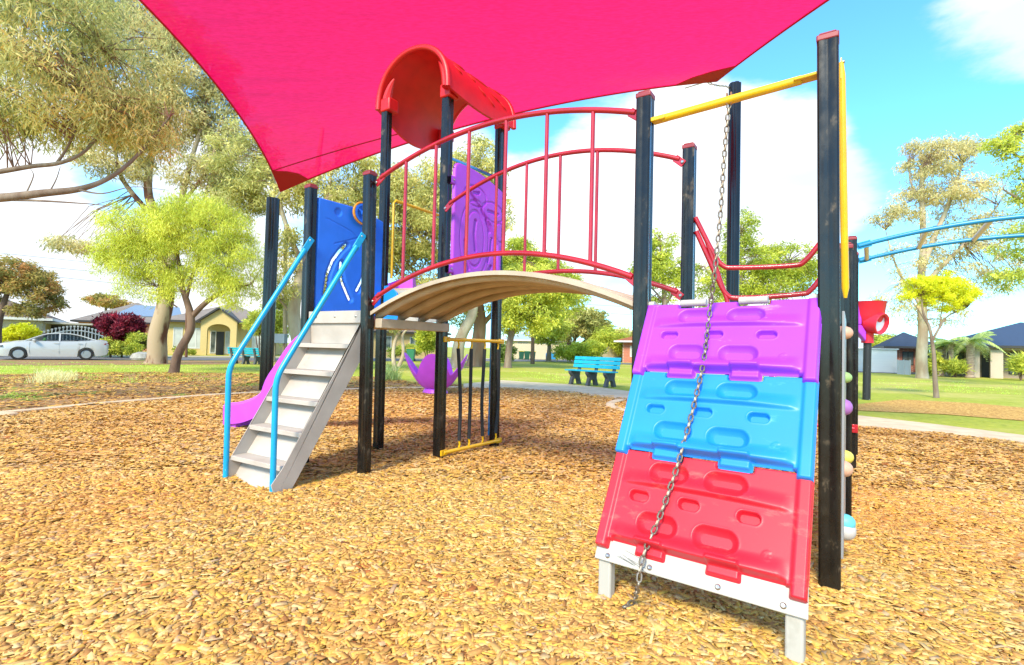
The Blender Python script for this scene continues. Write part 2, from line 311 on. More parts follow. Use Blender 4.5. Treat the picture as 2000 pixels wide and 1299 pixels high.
def bed_mat():
    m = bpy.data.materials.new('chip_bed'); m.use_nodes = True; t = m.node_tree; b = t.nodes['Principled BSDF']; b.inputs['Roughness'].default_value = .9; b.inputs['Specular IOR Level'].default_value = .2
    ge = t.nodes.new('ShaderNodeNewGeometry'); mp = t.nodes.new('ShaderNodeMapping'); mp.inputs['Scale'].default_value = (1, 1, .2); t.links.new(ge.outputs['Position'], mp.inputs[0])
    v = t.nodes.new('ShaderNodeTexVoronoi'); v.inputs['Scale'].default_value = 24; t.links.new(mp.outputs[0], v.inputs['Vector'])
    sp = t.nodes.new('ShaderNodeSeparateColor'); t.links.new(v.outputs['Color'], sp.inputs[0])
    r = t.nodes.new('ShaderNodeValToRGB'); t.links.new(sp.outputs[0], r.inputs[0]); e = r.color_ramp.elements
    e[0].position = 0; e[0].color = (.34, .15, .035, 1); e[1].position = 1; e[1].color = (.70, .46, .13, 1); x = e.new(.4); x.color = (.52, .28, .06, 1); x = e.new(.7); x.color = (.58, .35, .09, 1)
    t.links.new(r.outputs[0], b.inputs['Base Color'])
    bp = t.nodes.new('ShaderNodeBump'); bp.inputs['Strength'].default_value = .9; bp.inputs['Distance'].default_value = .02; t.links.new(sp.outputs[1], bp.inputs['Height']); t.links.new(bp.outputs[0], b.inputs['Normal'])
    return m
M_chip = chips_mat(); M_bed = bed_mat()
gx = np.arange(-17, 17.01, .22); gy = np.arange(-7, 24, .22); X, Y = np.meshgrid(gx, gy); inn = inpoly(X, Y, bed)
Z = hz(X, Y) + near_mound(X, Y) - .006
idx = np.arange(X.size).reshape(X.shape); q = np.stack([idx[:-1, :-1], idx[:-1, 1:], idx[1:, 1:], idx[1:, :-1]], -1).reshape(-1, 4)
k = inn.ravel()[q].all(1); q = q[k]; used = np.unique(q); rm = -np.ones(X.size, int); rm[used] = np.arange(len(used))
tag(mesh_obj('mulch_bed', np.stack([X.ravel(), Y.ravel(), Z.ravel()], -1)[used], None, M_bed, loops=rm[q]), None, kind='structure')
# border strip that closes the stepped edge of the bed grid
bs = MB(); B2 = [np.array(p) for p in bed]; cen = np.array((0, 6.))
for i in range(len(B2) - 1):
    a, b = B2[i], B2[i + 1]; ia, ib = a + (cen - a) / np.linalg.norm(cen - a) * .5, b + (cen - b) / np.linalg.norm(cen - b) * .5
    bs.add([(*a, -.012), (*b, -.012), (*ib, -.012), (*ia, -.012)], [(0, 1, 2, 3)])
tag(bs.build('mulch_border', M_bed, smooth=False), None, kind='structure')
def chips(n, y0, y1, l, w, th, full, zamp, spread=1.08, poly=None):
    y = np.sqrt(rng.random(n) * (y1 ** 2 - y0 ** 2) + y0 ** 2); x = (rng.random(n) * 2 - 1) * y * spread
    ok = inpoly(x, y, bed if poly is None else poly); x = x[ok]; y = y[ok]; n = len(x)
    ln = l * (.35 + rng.gamma(2.2, .32, n)); wd = w * (.3 + rng.beta(1.6, 2.2, n) * 1.5); tt = th * (.4 + rng.random(n))
    ya = rng.random(n) * np.pi * 2; tx = rng.normal(0, .24, n); ty = rng.normal(0, .13, n)
    z = hz(x, y) + near_mound(x, y) + rng.random(n) * zamp
    ex = np.stack([np.cos(ya), np.sin(ya), np.tan(ty)], -1); ex /= np.linalg.norm(ex, axis=1)[:, None]
    ey = np.stack([-np.sin(ya), np.cos(ya), np.tan(tx)], -1); ey -= ex * (ex * ey).sum(1)[:, None]; ey /= np.linalg.norm(ey, axis=1)[:, None]
    ez = np.cross(ex, ey); c = np.stack([x, y, z + .004], -1)
    j = lambda: (.84 + rng.random(n) * .22)[:, None]
    sk = (rng.random(n) * .8 - .4)[:, None] * ey * wd[:, None]
    cor = [(-1, -1), (1, -1), (1, 1), (-1, 1)]
    top = [c + ex * (a * ln / 2)[:, None] * j() + ey * (b_ * wd / 2)[:, None] * j() + sk * a * .35 + ez * (tt / 2)[:, None] for a, b_ in cor]
    v = np.clip(rng.beta(3.0, 2.1, n) * .93 + rng.normal(0, .04, n), 0, .97); v[rng.random(n) < .012] = 1.
    if full:
        bot = [p - ez * tt[:, None] * 1.0 + ex * a * .002 for p, (a, b_) in zip(top, cor)]
        V = np.stack(top + bot, 1).reshape(-1, 3); base = np.arange(n)[:, None] * 8
        q = np.concatenate([base + np.array(f) for f in ((0, 1, 2, 3), (0, 4, 5, 1), (1, 5, 6, 2), (2, 6, 7, 3), (3, 7, 4, 0))], 0); return V, q, np.repeat(v, 8)
    V = np.stack(top, 1).reshape(-1, 3); return V, np.arange(n)[:, None] * 4 + np.arange(4), np.repeat(v, 4)
lift = lambda p, k: (p[0], p[1], np.where(p[2] < .97, np.clip(p[2] + k, 0, .94), p[2]))  # shifts distant chips to paler colours, offsetting shading and the sail's shadow
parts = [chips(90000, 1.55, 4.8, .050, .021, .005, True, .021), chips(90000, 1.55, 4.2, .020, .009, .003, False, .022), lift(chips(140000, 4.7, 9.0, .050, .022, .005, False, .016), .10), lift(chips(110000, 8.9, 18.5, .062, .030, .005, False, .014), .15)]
off = 0; VV_, QQ, AA = [], [], []
for v_, q_, a_ in parts: VV_.append(v_); QQ.append(q_ + off); AA.append(a_); off += len(v_)
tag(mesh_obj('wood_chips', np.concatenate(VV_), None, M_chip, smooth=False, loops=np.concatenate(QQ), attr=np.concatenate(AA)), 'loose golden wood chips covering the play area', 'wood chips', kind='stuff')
del VV_, QQ, AA, parts
# beds and paths beyond
dirt = gp((-300, 770), (-120, 738), (0, 731), (120, 728), (260, 726), (380, 727), (520, 730), (640, 733), (760, 736), (800, 745), (905, 750)) + kerb[::-1]
sheet('bark_litter', dirt, -.018, M_litter)
sheet('bark_patch', gp((1675, 788), (1760, 779), (1900, 786), (2000, 795), (2200, 810), (2200, 835), (2000, 820), (1850, 808), (1675, 800)), -.018, M_bed)
sheet('concrete_path', gp((905, 749), (980, 742), (1040, 746), (1110, 750), (1180, 757), (1240, 765), (1400, 782), (1600, 800), (1680, 811), (1830, 828), (2000, 849), (2300, 885), (2300, 906), (2000, 867), (1850, 849), (1680, 833), (1600, 812), (1400, 793), (1235, 782), (1100, 765), (980, 758), (905, 757)), -.006, M_conc)
sheet('verge_dirt', gp((-200, 712), (0, 702), (200, 703), (420, 704), (640, 704), (640, 708), (420, 711), (200, 712), (0, 713), (-200, 722)), -.024, M_litter)
def kerbobj(pts, w, h, label):
    P, _ = crom([P3(p, 0) for p in pts], [0] * len(pts), 5); mb = MB(); vs = []; fs = []
    for i, p in enumerate(P):
        t = P[min(i + 1, len(P) - 1)] - P[max(i - 1, 0)]; t /= np.linalg.norm(t); n_ = np.array((-t[1], t[0], 0))
        for a, z in ((-w / 2, -.05), (-w / 2, h - .012), (-w / 2 + .015, h), (w / 2 - .015, h), (w / 2, h - .012), (w / 2, -.05)): vs.append(p + n_ * a + ZZ * z)
    for i in range(len(P) - 1):
        for j in range(5): fs.append((i * 6 + j, i * 6 + j + 1, i * 6 + j + 7, i * 6 + j + 6))
    mb.add(vs, fs); return tag(mb.build('kerb', M_conc), label, 'kerb', kind='structure')
v_, q_, a_ = chips(110000, 8.5, 26, .085, .035, .006, False, .012, 1.1, [np.array(p) for p in dirt]); v_[:, 2] -= .018
tag(mesh_obj('bark_pieces', v_, None, M_chip, smooth=False, loops=q_, attr=a_ * .75), 'brown bark pieces scattered between the kerb and the lawn', 'bark', kind='stuff')
kerbobj(kerb, .16, .035, 'concrete edging between the chip bed and the bark')
kerbobj([G(x, y)[:2] for x, y in [(1420, 768), (1330, 770), (1262, 775), (1212, 782), (1192, 790), (1202, 798), (1240, 806), (1330, 818), (1480, 828)]], .2, .03, 'curved concrete edging beside the bench path')
rd = lambda p, q: np.array(p) + np.array((.77, .64)) * q
ra = np.array((-26., 30.5)); rn = np.array((-.64, .77)); rt = np.array((.77, .64))
def strip(name, n0, n1, z, m, t0=-80, t1=62): sheet(name, [ra + rt * t0 + rn * n0, ra + rt * t1 + rn * n0, ra + rt * t1 + rn * n1, ra + rt * t0 + rn * n1], z, m)
strip('road', -2.2, 4.4, -.02, M_road); strip('footpath', 5.4, 8.2, -.012, M_foot)
strip('gutter', -2.6, -2.2, -.008, M_foot); strip('gutter', 4.4, 4.8, .0, M_foot)
rb = G(1240, 712)[:2]; re = G(2100, 741)[:2]; rt2 = (re - rb) / np.linalg.norm(re - rb); rn2 = np.array((-rt2[1], rt2[0]))
sheet('road', [rb - rt2 * 2, re + rt2 * 30, re + rt2 * 30 + rn2 * 3.0, rb - rt2 * 2 + rn2 * 6], -.016, M_road)
sheet('footpath', [rb + rn2 * 7.2, re + rt2 * 30 + rn2 * 3.4, re + rt2 * 30 + rn2 * 4.4, rb + rn2 * 9], -.01, M_foot)
# ---------------------------------------------------------------- posts
def fluted(c0, z0, z1, w, top=None, ax=(uu, vv)):
    h = w / 2; c = .22 * w; g = .025 * w; prof = []
    q = [(-h + c * .45, -h), (-.12 * w, -h), (-.06 * w, -h + g), (.06 * w, -h + g), (.12 * w, -h), (h - c * .45, -h), (h, -h + c * .45)]
    for r in range(4):
        ca, sa = math.cos(r * math.pi / 2), math.sin(r * math.pi / 2)
        prof += [(a * ca - b * sa, a * sa + b * ca) for a, b in q]
    return prof
def post(c0, ztop, w=.098, lean=(0, 0), cap=True, z0=-.25, name='post'):
    prof = fluted(c0, 0, 1, w); n = len(prof); mb = MB(); vs = []
    for z, k in ((z0, 0), (ztop * .33, .33), (ztop * .66, .66), (ztop, 1)):
        for a, b in prof: vs.append((c0[0] + lean[0] * k + uu[0] * a + vv[0] * b, c0[1] + lean[1] * k + uu[1] * a + vv[1] * b, z))
    fs = [(i * n + k, i * n + (k + 1) % n, (i + 1) * n + (k + 1) % n, (i + 1) * n + k) for i in range(3) for k in range(n)] + [tuple(3 * n + k for k in range(n))]
    mb.add(vs, fs); o = mb.build(name, M_post, PLAY, angle=25)
    if cap:
        c = MB(); cc = (c0[0] + lean[0], c0[1] + lean[1]); A = np.array([UU, VV, ZZ])
        c.box((*cc, ztop + .012), (w * 1.06, w * 1.06, .034), A); c.box((*cc, ztop + .036), (w * .82, w * .82, .014), A)
        c.build('cap', M_cap, o, bevel=.009, seg=3); 
    return o
post(L1, 2.87, lean=(-.04, 0)); post(Sp, 2.875, lean=(-.02, 0)); post(Tp, 4.16, lean=(-.03, 0), cap=False); post(Mp, 4.22, lean=(-.015, 0), cap=False, w=.105); post(Np, 4.12, cap=False, lean=(-.03, 0)); post(T2, 4.1, cap=False)
post(P1, 2.95); post(P2, 2.98); post(Rr, 2.96, lean=(-.03, 0), w=.10); post(R2, 2.05)
post(Fp, 2.56, w=.09); post(F2, 2.56, w=.09)
FE = Fp + uu * 2.9; FE2 = F2 + uu * 2.9; post(FE, 2.56, w=.09); post(FE2, 2.56, w=.09)
# ---------------------------------------------------------------- bridge
def arc(z0, z1, zm, t): return z0 * (1 - t) + z1 * t + (zm - (z0 + z1) / 2) * (1 - (2 * t - 1) ** 2)
def on(A, B, t, z): return P3(A * (1 - t) + B * t, z)
def railing(A, B, ztop, zbot, bal, off, label=None):
    o2 = vv * off; A = A + o2; B = B + o2
    ts = np.linspace(.035, .975, 26); r = .021
    mb = MB(); mb.tube([on(A, B, t, arc(*ztop, t)) for t in ts], r, 12); mb.tube([on(A, B, t, arc(*zbot, t)) for t in ts], r, 12)
    for t0, t1, zz in ((.0, .05, ztop), (1.0, .96, ztop), (.0, .05, zbot), (1.0, .96, zbot)):    # flattened bolted ends
        a = on(A, B, t0 + (.012 if t0 < .5 else -.012), arc(*zz, t0) - .02); b = on(A, B, t1, arc(*zz, t1)); mb.bar(a, b, .012, .062, side=(0, 0, 1))
    g = mb.build('guardrail', M_red, PLAY, bevel=.003)
    for t in bal:
        b = MB(); b.tube([on(A, B, t, arc(*zbot, t)), on(A, B, t, arc(*ztop, t))], .0155, 10); b.build('baluster', M_red, g)
    for t, zz in ((.016, ztop), (.984, ztop), (.016, zbot), (.984, zbot)):
        b = MB(); p = on(A, B, t, arc(*zz, t) - .02) - VV * .008; b.lathe([(.014, 0), (.014, .006), (.009, .011)], p, 10, (UU, np.cross(-VV, UU), -VV)); b.build('bolt', M_bolt, g)
    return g
def tpx(px, A, B): 
    p = PV(px, 400, A, B); return float(((p[:2] - A) @ (B - A)) / ((B - A) @ (B - A)))
railing(L1, P1, (2.80, 2.85, 3.075), (1.66, 1.72, 2.0), [tpx(x, L1, P1) for x in (791, 849, 913, 985, 1065, 1155)], -.0)
railing(Mp, P2, (2.79, 2.86, 3.14), (1.66, 1.73, 2.0), [tpx(x, Mp, P2) for x in (918, 975, 1033, 1098, 1170)], -.055)
def deckz(t): return arc(1.55, 1.56, 1.865, t)
mb = MB(); ts = np.linspace(.0, 1.0, 30); wv = [.0, .02, .06, .98, 1.02, 1.04]
wdt = np.linalg.norm(Mp - L1); prof = [(-.02, -.035), (-.02, 0), (wdt * .5, .004), (wdt - .02, 0), (wdt - .02, -.035), (wdt - .03, -.035), (wdt - .03, -.006), (wdt * .5, -.004), (-.01, -.006), (-.01, -.035)]
def sweep(mb, prof, closed=True):
    vs = []; n = len(prof); fs = []
    for t in ts:
        for a, dz in prof: vs.append(on(L1, P1, t, deckz(t) + dz) + VV * a)
    for i in range(len(ts) - 1):
        for k in range(n): fs.append((i * n + k, i * n + (k + 1) % n, (i + 1) * n + (k + 1) % n, (i + 1) * n + k))
    fs += [tuple(range(n))[::-1], tuple((len(ts) - 1) * n + k for k in range(n))]
    mb.add(vs, fs)
sweep(mb, prof); deck = mb.build('bridge_deck', M_beige, PLAY, angle=30)
for a in (.10, .40, .70, 1.0):
    b = MB(); k = [(a * (wdt - .06) + .028 * math.cos(q) * 1.3, -.03 + .042 * math.sin(q)) for q in np.linspace(0, 2 * math.pi, 13)[:-1]]
    sweep(b, k); b.build('rib', M_beige, deck)
A3 = np.array([UU, VV, ZZ])
for P, s in ((L1, 1), (P1, -1)):
    b = MB(); c = P3(P + uu * (.09 if s > 0 else .02) + vv * wdt * .5, 1.455); b.box(c, (.09, wdt - .06, .09), A3)
    e = b.build('end_beam', M_beige, deck, bevel=.006)
# platforms
def platform(a, b, c, d, z):
    mb = MB(); pts = [P3(q, z - .07) for q in (a, b, c, d)]; mb.prism(pts, (0, 0, .07)); return mb.build('platform', M_beige, PLAY, bevel=.004)
platform(Sp + uu * .06, L1 - uu * .06, Mp - uu * .06, Tp + uu * .06, 1.5)
platform(Tp + uu * .06 + vv * .06, Mp - uu * .06 + vv * .06, Np - uu * .06, T2 + uu * .06, 1.93)
platform(P1 + uu * .06, Rr - uu * .06, R2 - uu * .12, P2 + uu * .06, 1.52)
# ---------------------------------------------------------------- heightfield plastic panels
def hfield(name, O, e1, e2, nrm, Wd, Lg, res, fn, m, thick=.035, parent=PLAY, taper=(1, 0)):
    s = np.linspace(-.01, Wd + .01, int(Wd / res) + 2); t = np.linspace(-.01, Lg + .06, int(Lg / res) + 12); S, T = np.meshgrid(s, t)
    h, keep = fn(S, T); O = np.array(O, float)
    S = S * (taper[0] - taper[1] * T / Lg)
    Pf = O + S[..., None] * e1 + T[..., None] * e2 + h[..., None] * nrm; Pb = O + S[..., None] * e1 + T[..., None] * e2 - thick * nrm
    n = S.size; idx = np.arange(n).reshape(S.shape); q = np.stack([idx[:-1, :-1], idx[:-1, 1:], idx[1:, 1:], idx[1:, :-1]], -1).reshape(-1, 4)
    q = q[keep.ravel()[q].all(1)]
    if np.dot(np.cross(e1, e2), nrm) < 0: q = q[:, ::-1]
    Q = np.concatenate([q, q[:, ::-1] + n]); used = np.unique(Q); rm = -np.ones(2 * n, int); rm[used] = np.arange(len(used))
    V = np.concatenate([Pf.reshape(-1, 3), Pb.reshape(-1, 3)])[used]
    return mesh_obj(name, V, None, m, parent, loops=rm[Q])
def sst(x, a, b):
    k = np.clip((x - a) / (b - a), 0, 1); return k * k * (3 - 2 * k)
def rbox(S, T, cx, cy, hw, hh, r):
    dx = np.abs(S - cx) - hw + r; dy = np.abs(T - cy) - hh + r
    return np.hypot(np.maximum(dx, 0), np.maximum(dy, 0)) + np.minimum(np.maximum(dx, dy), 0) - r
def segd(S, T, pts):
    d = np.full(S.shape, 9.)
    for (x0, y0), (x1, y1) in zip(pts[:-1], pts[1:]):
        k = np.clip(((S - x0) * (x1 - x0) + (T - y0) * (y1 - y0)) / ((x1 - x0) ** 2 + (y1 - y0) ** 2 + 1e-9), 0, 1)
        d = np.minimum(d, np.hypot(S - x0 - k * (x1 - x0), T - y0 - k * (y1 - y0)))
    return d
TH = .035
def climb_fn(Wd, Lg):
    def fn(S, T):
        sn = S / Wd; tn = T / Lg
        d = rbox(S, T, Wd / 2, Lg * .4985, Wd / 2 - .045, Lg * .4985, .004)              # main plate
        d = np.minimum(d, rbox(S, T, .03, Lg * .545, .036, Lg * .535, .012)); d = np.minimum(d, rbox(S, T, Wd - .03, Lg * .545, .036, Lg * .535, .012))
        for c in (.295, .655):
            d = np.minimum(d, rbox(S, T, c * Wd, Lg * .985, .082, .045, .012))
            d = np.maximum(d, -rbox(S, T, c * Wd, -.005, .086, .04, .008))
        h = np.zeros_like(S)
        h += .012 * (1 - sst(S, .045, .065)) + .012 * sst(S, Wd - .065, Wd - .045) - .006 * sst(tn, .0, 1.) * 0
        win = sst(sn, .06, .35) * (1 - sst(sn, .65, .97))
        for t0, am in ((.37, .026), (.915, .036)):
            tl = t0 + .035 * (1 - (2 * sn - 1) ** 2) * (1 if t0 > .5 else -.6)
            h += am * (.35 + .65 * win) * sst(tn, tl - .15, tl) * (1 - sst(tn, tl, tl + .04)) * sst(sn, .06, .12) * (1 - sst(sn, .88, .94))
        h -= .028 * sst(tn, .95, .98) * (rbox(S, T, Wd / 2, Lg, .42 * Wd, .05, .01) < 0)
        for c in (.295, .655):
            tb = rbox(S, T, c * Wd, Lg * .985, .078, .04, .012); h += .02 * (1 - sst(tb, -.012, .0))
        for cx, cy in ((.325, .225), (.62, .23), (.31, .755), (.605, .765)):
            dd = rbox(S, T, cx * Wd, cy * Lg, .104, .056, .054); h -= .040 * (1 - sst(dd, -.046, .005)) ** .55 - .003 * np.exp(-(dd / .006) ** 2)
        for cx, cy in ((.185, .50), (.455, .495), (.745, .505)):
            dd = rbox(S, T, cx * Wd, cy * Lg, .054, .030, .028); h -= .036 * (1 - sst(dd, -.010, .0)) - .002 * np.exp(-(dd / .005) ** 2)
        # small embossed maker's mark: two curved strokes with a bar
        cx, cy = .84 * Wd, .80 * Lg
        for rr in (.020, .011):
            a = np.linspace(.9, 2 * math.pi - .9, 9); h += .0022 * (1 - sst(segd(S, T, [(cx + rr * math.cos(q), cy + rr * math.sin(q)) for q in a]), .001, .0045))
        h += .0018 * (1 - sst(segd(S, T, [(cx - .01, cy), (cx + .014, cy)]), .001, .005))
        edge = sst(-d, -.002, .010); h = -TH + (h + TH) * edge ** .5
        return h, d < .004
    return fn
wt = P3(P1 + uu * .055, 1.565); wtr = P3(Rr - uu * .06, 1.575)     # top edge of the climbing wall
e1 = wtr - wt; Ww = np.linalg.norm(e1); e1 /= Ww
foot = wt - VV * .82 + UU * .032; foot[2] = .285
e2 = foot - wt; Lt = np.linalg.norm(e2); e2 /= Lt
nw = np.cross(e2, e1); nw /= np.linalg.norm(nw); nw = nw if nw[1] < 0 else -nw
pl = Lt / 3; Wf = Ww * .958
WALLP = (wt, nw)
for i, (m, lb) in enumerate(((M_pur, 'purple moulded climbing panel'), (M_pblu, 'blue moulded climbing panel'), (M_pred, 'red moulded climbing panel'))):
    o = hfield('climbing_panel', wt + e2 * pl * i + e1 * -.01 + nw * -.008, e1, e2 + nw * .05, nw, Ww + .02, pl, .0045, climb_fn(Ww + .02, pl), m, taper=(1 - .014 * i, .014)); o['label'] = lb
# frame that carries the wall
Aw = np.array([e1, e2, nw]); fr = MB()
for s_ in (.03, Wf - .03): fr.box(wt + e1 * s_ + e2 * (Lt / 2) - nw * .062, (.045, Lt - .02, .05), Aw)
fb = wt + e2 * (Lt + .0)
fr.box(fb + e1 * Wf / 2 + e2 * .036 - nw * .018, (Wf + .03, .125, .010), Aw)
fr.box(fb + e1 * Wf / 2 + e2 * .036 - nw * .048, (Wf - .02, .10, .044), Aw)
frame = fr.build('climbing_frame', M_white, PLAY, bevel=.006, seg=3)
for s_ in (.035, Wf - .035):
    a = fb + e1 * s_ + e2 * .07 - nw * .05; g = MB(); c = np.array((a[0], a[1], a[2])); b_ = np.array((a[0], a[1], -.2))
    g.box((c + b_) / 2, (.07, .06, (c - b_)[2]), (e1, np.cross(ZZ, e1), ZZ)); g.build('leg', M_white, frame, bevel=.012, seg=3)
for s_ in (.06, .30, .64, .92):
    b = MB(); p = fb + e1 * s_ * Wf + e2 * .072 - nw * .0125; b.lathe([(.013, 0), (.013, .004), (.008, .009), (.004, .009), (.004, .004)], p, 12, (e1, e2, nw)); b.build('bolt', M_bolt, frame)
for k_ in range(7):
    r_ = random.Random(k_); x0 = .10 + .03 * r_.random() + .012 * k_; mk_ = MB(); p0 = fb + e1 * x0 * Wf + e2 * (.02 + .05 * r_.random()) - nw * .0122; p1 = p0 + e1 * (.05 + .06 * r_.random()) + e2 * (.012 + .03 * r_.random())
    mk_.bar(p0, p1, .0016, .003 + .004 * r_.random(), side=-nw); mk_.build('rub_mark', mat('grey_rub', (.20, .19, .17), .8), frame)
for c, hw in ((.0, .03), (.295, .078), (.655, .078), (1.0, .03)):
    b = MB(); p = wt + e1 * (c * Ww) + e2 * .0 - nw * .012; b.tube([p - e1 * hw, p + e1 * hw], .022, 12); b.build('top_roller', M_white, frame)
# ---------------------------------------------------------------- steps
s0 = P3(Sp + uu * .055, 1.56); s1 = P3(L1 - uu * .05, 1.56)
fe = P3(Sp + uu * .055, 0) - VV * .88; sl = np.array(fe) ; 
eS = s1 - s0; Ws = np.linalg.norm(eS); eS /= Ws; eD = (sl - np.array((s0[0], s0[1], 1.56))); 
st = MB()
kf = lambda z: .915 - .62 * z
for c, s_ in ((s0, 1), (s1, -1)):
    q = lambda k, z: np.array((c[0], c[1], z)) - VV * k
    for poly, t_ in (([q(-.0, 1.545), q(-.0, 1.17), q(.75, -.02), q(.86 - (.05 if s_ > 0 else 0), -.02), q(.905 - (.08 if s_ > 0 else 0), .10), q(kf(.22) + (.03 if s_ < 0 else -.01), .22), q(kf(1.5), 1.545)], .006),):
        st.prism(poly, eS * t_ * s_)
stair = st.build('staircase', M_alu, PLAY, bevel=.0015, seg=1)
tz = (.216, .474, .726, .985, 1.245)
for z in tz:
    k = kf(z); c = P3(Sp + uu * .055, z) - VV * (k - .085) + eS * Ws / 2; A = np.array([eS, -VV, ZZ]); tr = MB()
    tr.box(c, (Ws - .016, .17, .008), A); tr.box(c - VV * .083 - ZZ * .018, (Ws - .016, .006, .038), A); tr.box(c + VV * .083 + ZZ * .014, (Ws - .016, .004, .03), A)
    tr.build('tread', M_alu, stair, bevel=.002)
lv = list(tz) + [1.5]
for i in range(6):
    z1 = lv[i] - .006; z0 = (lv[i - 1] + .006) if i else -.03; k1 = kf(lv[i]) - .145; k0 = kf(lv[i - 1] if i else 0) - .145
    if i == 5: k1 = .01
    a = P3(Sp + uu * .063, z1) - VV * k1; b = P3(Sp + uu * .063, z0) - VV * k0
    ri = MB(); ri.prism([a, b, b + eS * (Ws - .016), a + eS * (Ws - .016)], VV * .004); ri.build('riser', M_alu, stair)
tp = MB(); tp.box(s0 + eS * Ws / 2 - ZZ * .045 - VV * .03, (Ws, .008, .12), np.array([eS, VV, ZZ])); tpo = tp.build('top_plate', M_alu, stair, bevel=.002)
for f in (.15, .5, .87):
    b = MB(); b.lathe([(.012, 0), (.012, .004), (.007, .008)], s0 + eS * Ws * f - ZZ * .04 - VV * .034, 10, (eS, ZZ, -VV)); b.build('bolt', M_bolt, tpo)
for base_px, bend, top in (((441, 938), (447, 718), (607, 470)), ((532, 970), (539, 738), (708, 462))):
    g = G(*base_px); bnd = D(bend[0], bend[1], g[1] + .02); tpz = (Sp if base_px[0] < 500 else L1)
    tq = D(top[0], top[1], tpz[1] - .07)
    d1 = (bnd - g) / np.linalg.norm(bnd - g); d2 = (tq - bnd) / np.linalg.norm(tq - bnd)
    P = [g - ZZ * .15, g + d1 * .3, bnd - d1 * .14, bnd - d1 * .05 + d2 * .012, bnd + d2 * .05 - d1 * .012, bnd + d2 * .14, bnd + d2 * .5, tq - d2 * .12]
    hr = MB(); Q, _ = crom(P, [0] * len(P), 4); hr.tube(Q, .0245, 14); hr.bar(tq - d2 * .15, tq + d2 * .03, .014, .062, side=(0, 0, 1)); hb = hr.build('handrail', M_cyan, PLAY, bevel=.003)
    b = MB(); b.lathe([(.011, 0), (.011, .006), (.007, .01)], tq - VV * .008, 10, (UU, ZZ, -VV)); b.build('bolt', M_bolt, hb)
# ---------------------------------------------------------------- blue play panel with wheel
def blue_fn(Wd, Lg):
    def fn(S, T):
        sn = S / Wd; top = -.02 + .10 * np.clip((sn - .15) / .85, 0, 1) ** 2 * Lg / 1.2 - 0.0
        d = rbox(S, T, Wd / 2, Lg / 2, Wd / 2, Lg / 2, .03); d = np.maximum(d, top - T)
        h = np.zeros_like(S)
        slots = [[(.42, .37), (.34, .43), (.24, .53), (.17, .66), (.14, .84)], [(.36, .54), (.35, .62), (.39, .72), (.50, .86)], [(.72, .48), (.72, .58), (.68, .68), (.61, .77)]]
        hole = np.full(S.shape, 9.)
        for sl_ in slots:
            q = segd(S, T, [(a * Wd, b * Lg) for a, b in sl_]); w = .026
            h -= .016 * (1 - sst(q, w, w + .02)); hole = np.minimum(hole, q - .012)
        for c, r in (((.28, .09), .05), ((.62, .10), .05)):
            q = np.hypot(S - c[0] * Wd, T - c[1] * Lg); h -= .012 * (1 - sst(q, r - .015, r))
        for ln in ([(.12, .17), (.30, .20), (.5, .24), (.62, .30)], [(.24, .38), (.42, .33), (.62, .27)]):
            q = segd(S, T, [(a * Wd, b * Lg) for a, b in ln]); h -= .006 * (1 - sst(q, 0, .008))
        hh = -TH + (h + TH) * sst(-d, -.002, .012) ** .5 * sst(hole, 0., .01) ** .5
        return hh, (d < .004) & (hole > 0)
    return fn
a = P3(Sp + vv * .05, 2.80); b = P3(Tp - vv * .05, 2.80); eb = b - a; wb = np.linalg.norm(eb); eb /= wb
bp = hfield('play_panel', a + UU * .03, eb, -ZZ, UU if UU[1] < 0 else -UU, wb, 1.22, .008, blue_fn(wb, 1.22), M_dblu); bp['label'] = 'deep blue panel with curved slots'
wc = a + eb * wb * .59 - ZZ * .07 + UU * .09; wh = MB(); ax = (eb, ZZ, UU)
wh.lathe([(.115, -.012), (.128, -.012), (.132, 0), (.128, .012), (.115, .012), (.108, .0)], wc, 28, ax)
w0 = wh.build('toy_wheel', M_orange, bp)
w1 = MB()
for q in range(3):
    an = q * 2 * math.pi / 3 + .5; d_ = eb * math.cos(an) + ZZ * math.sin(an); w1.bar(wc + UU * .008, wc + d_ * .115 + UU * .008, .022, .012, side=UU)
w1.lathe([(.0, .0), (.03, .0), (.03, .02), (.0, .024)], wc, 12, ax); w1.lathe([(.085, .009), (.108, .009), (.108, .016), (.085, .016), (.085, .009)], wc, 28, ax)
w1.build('spokes', M_dblu, bp)
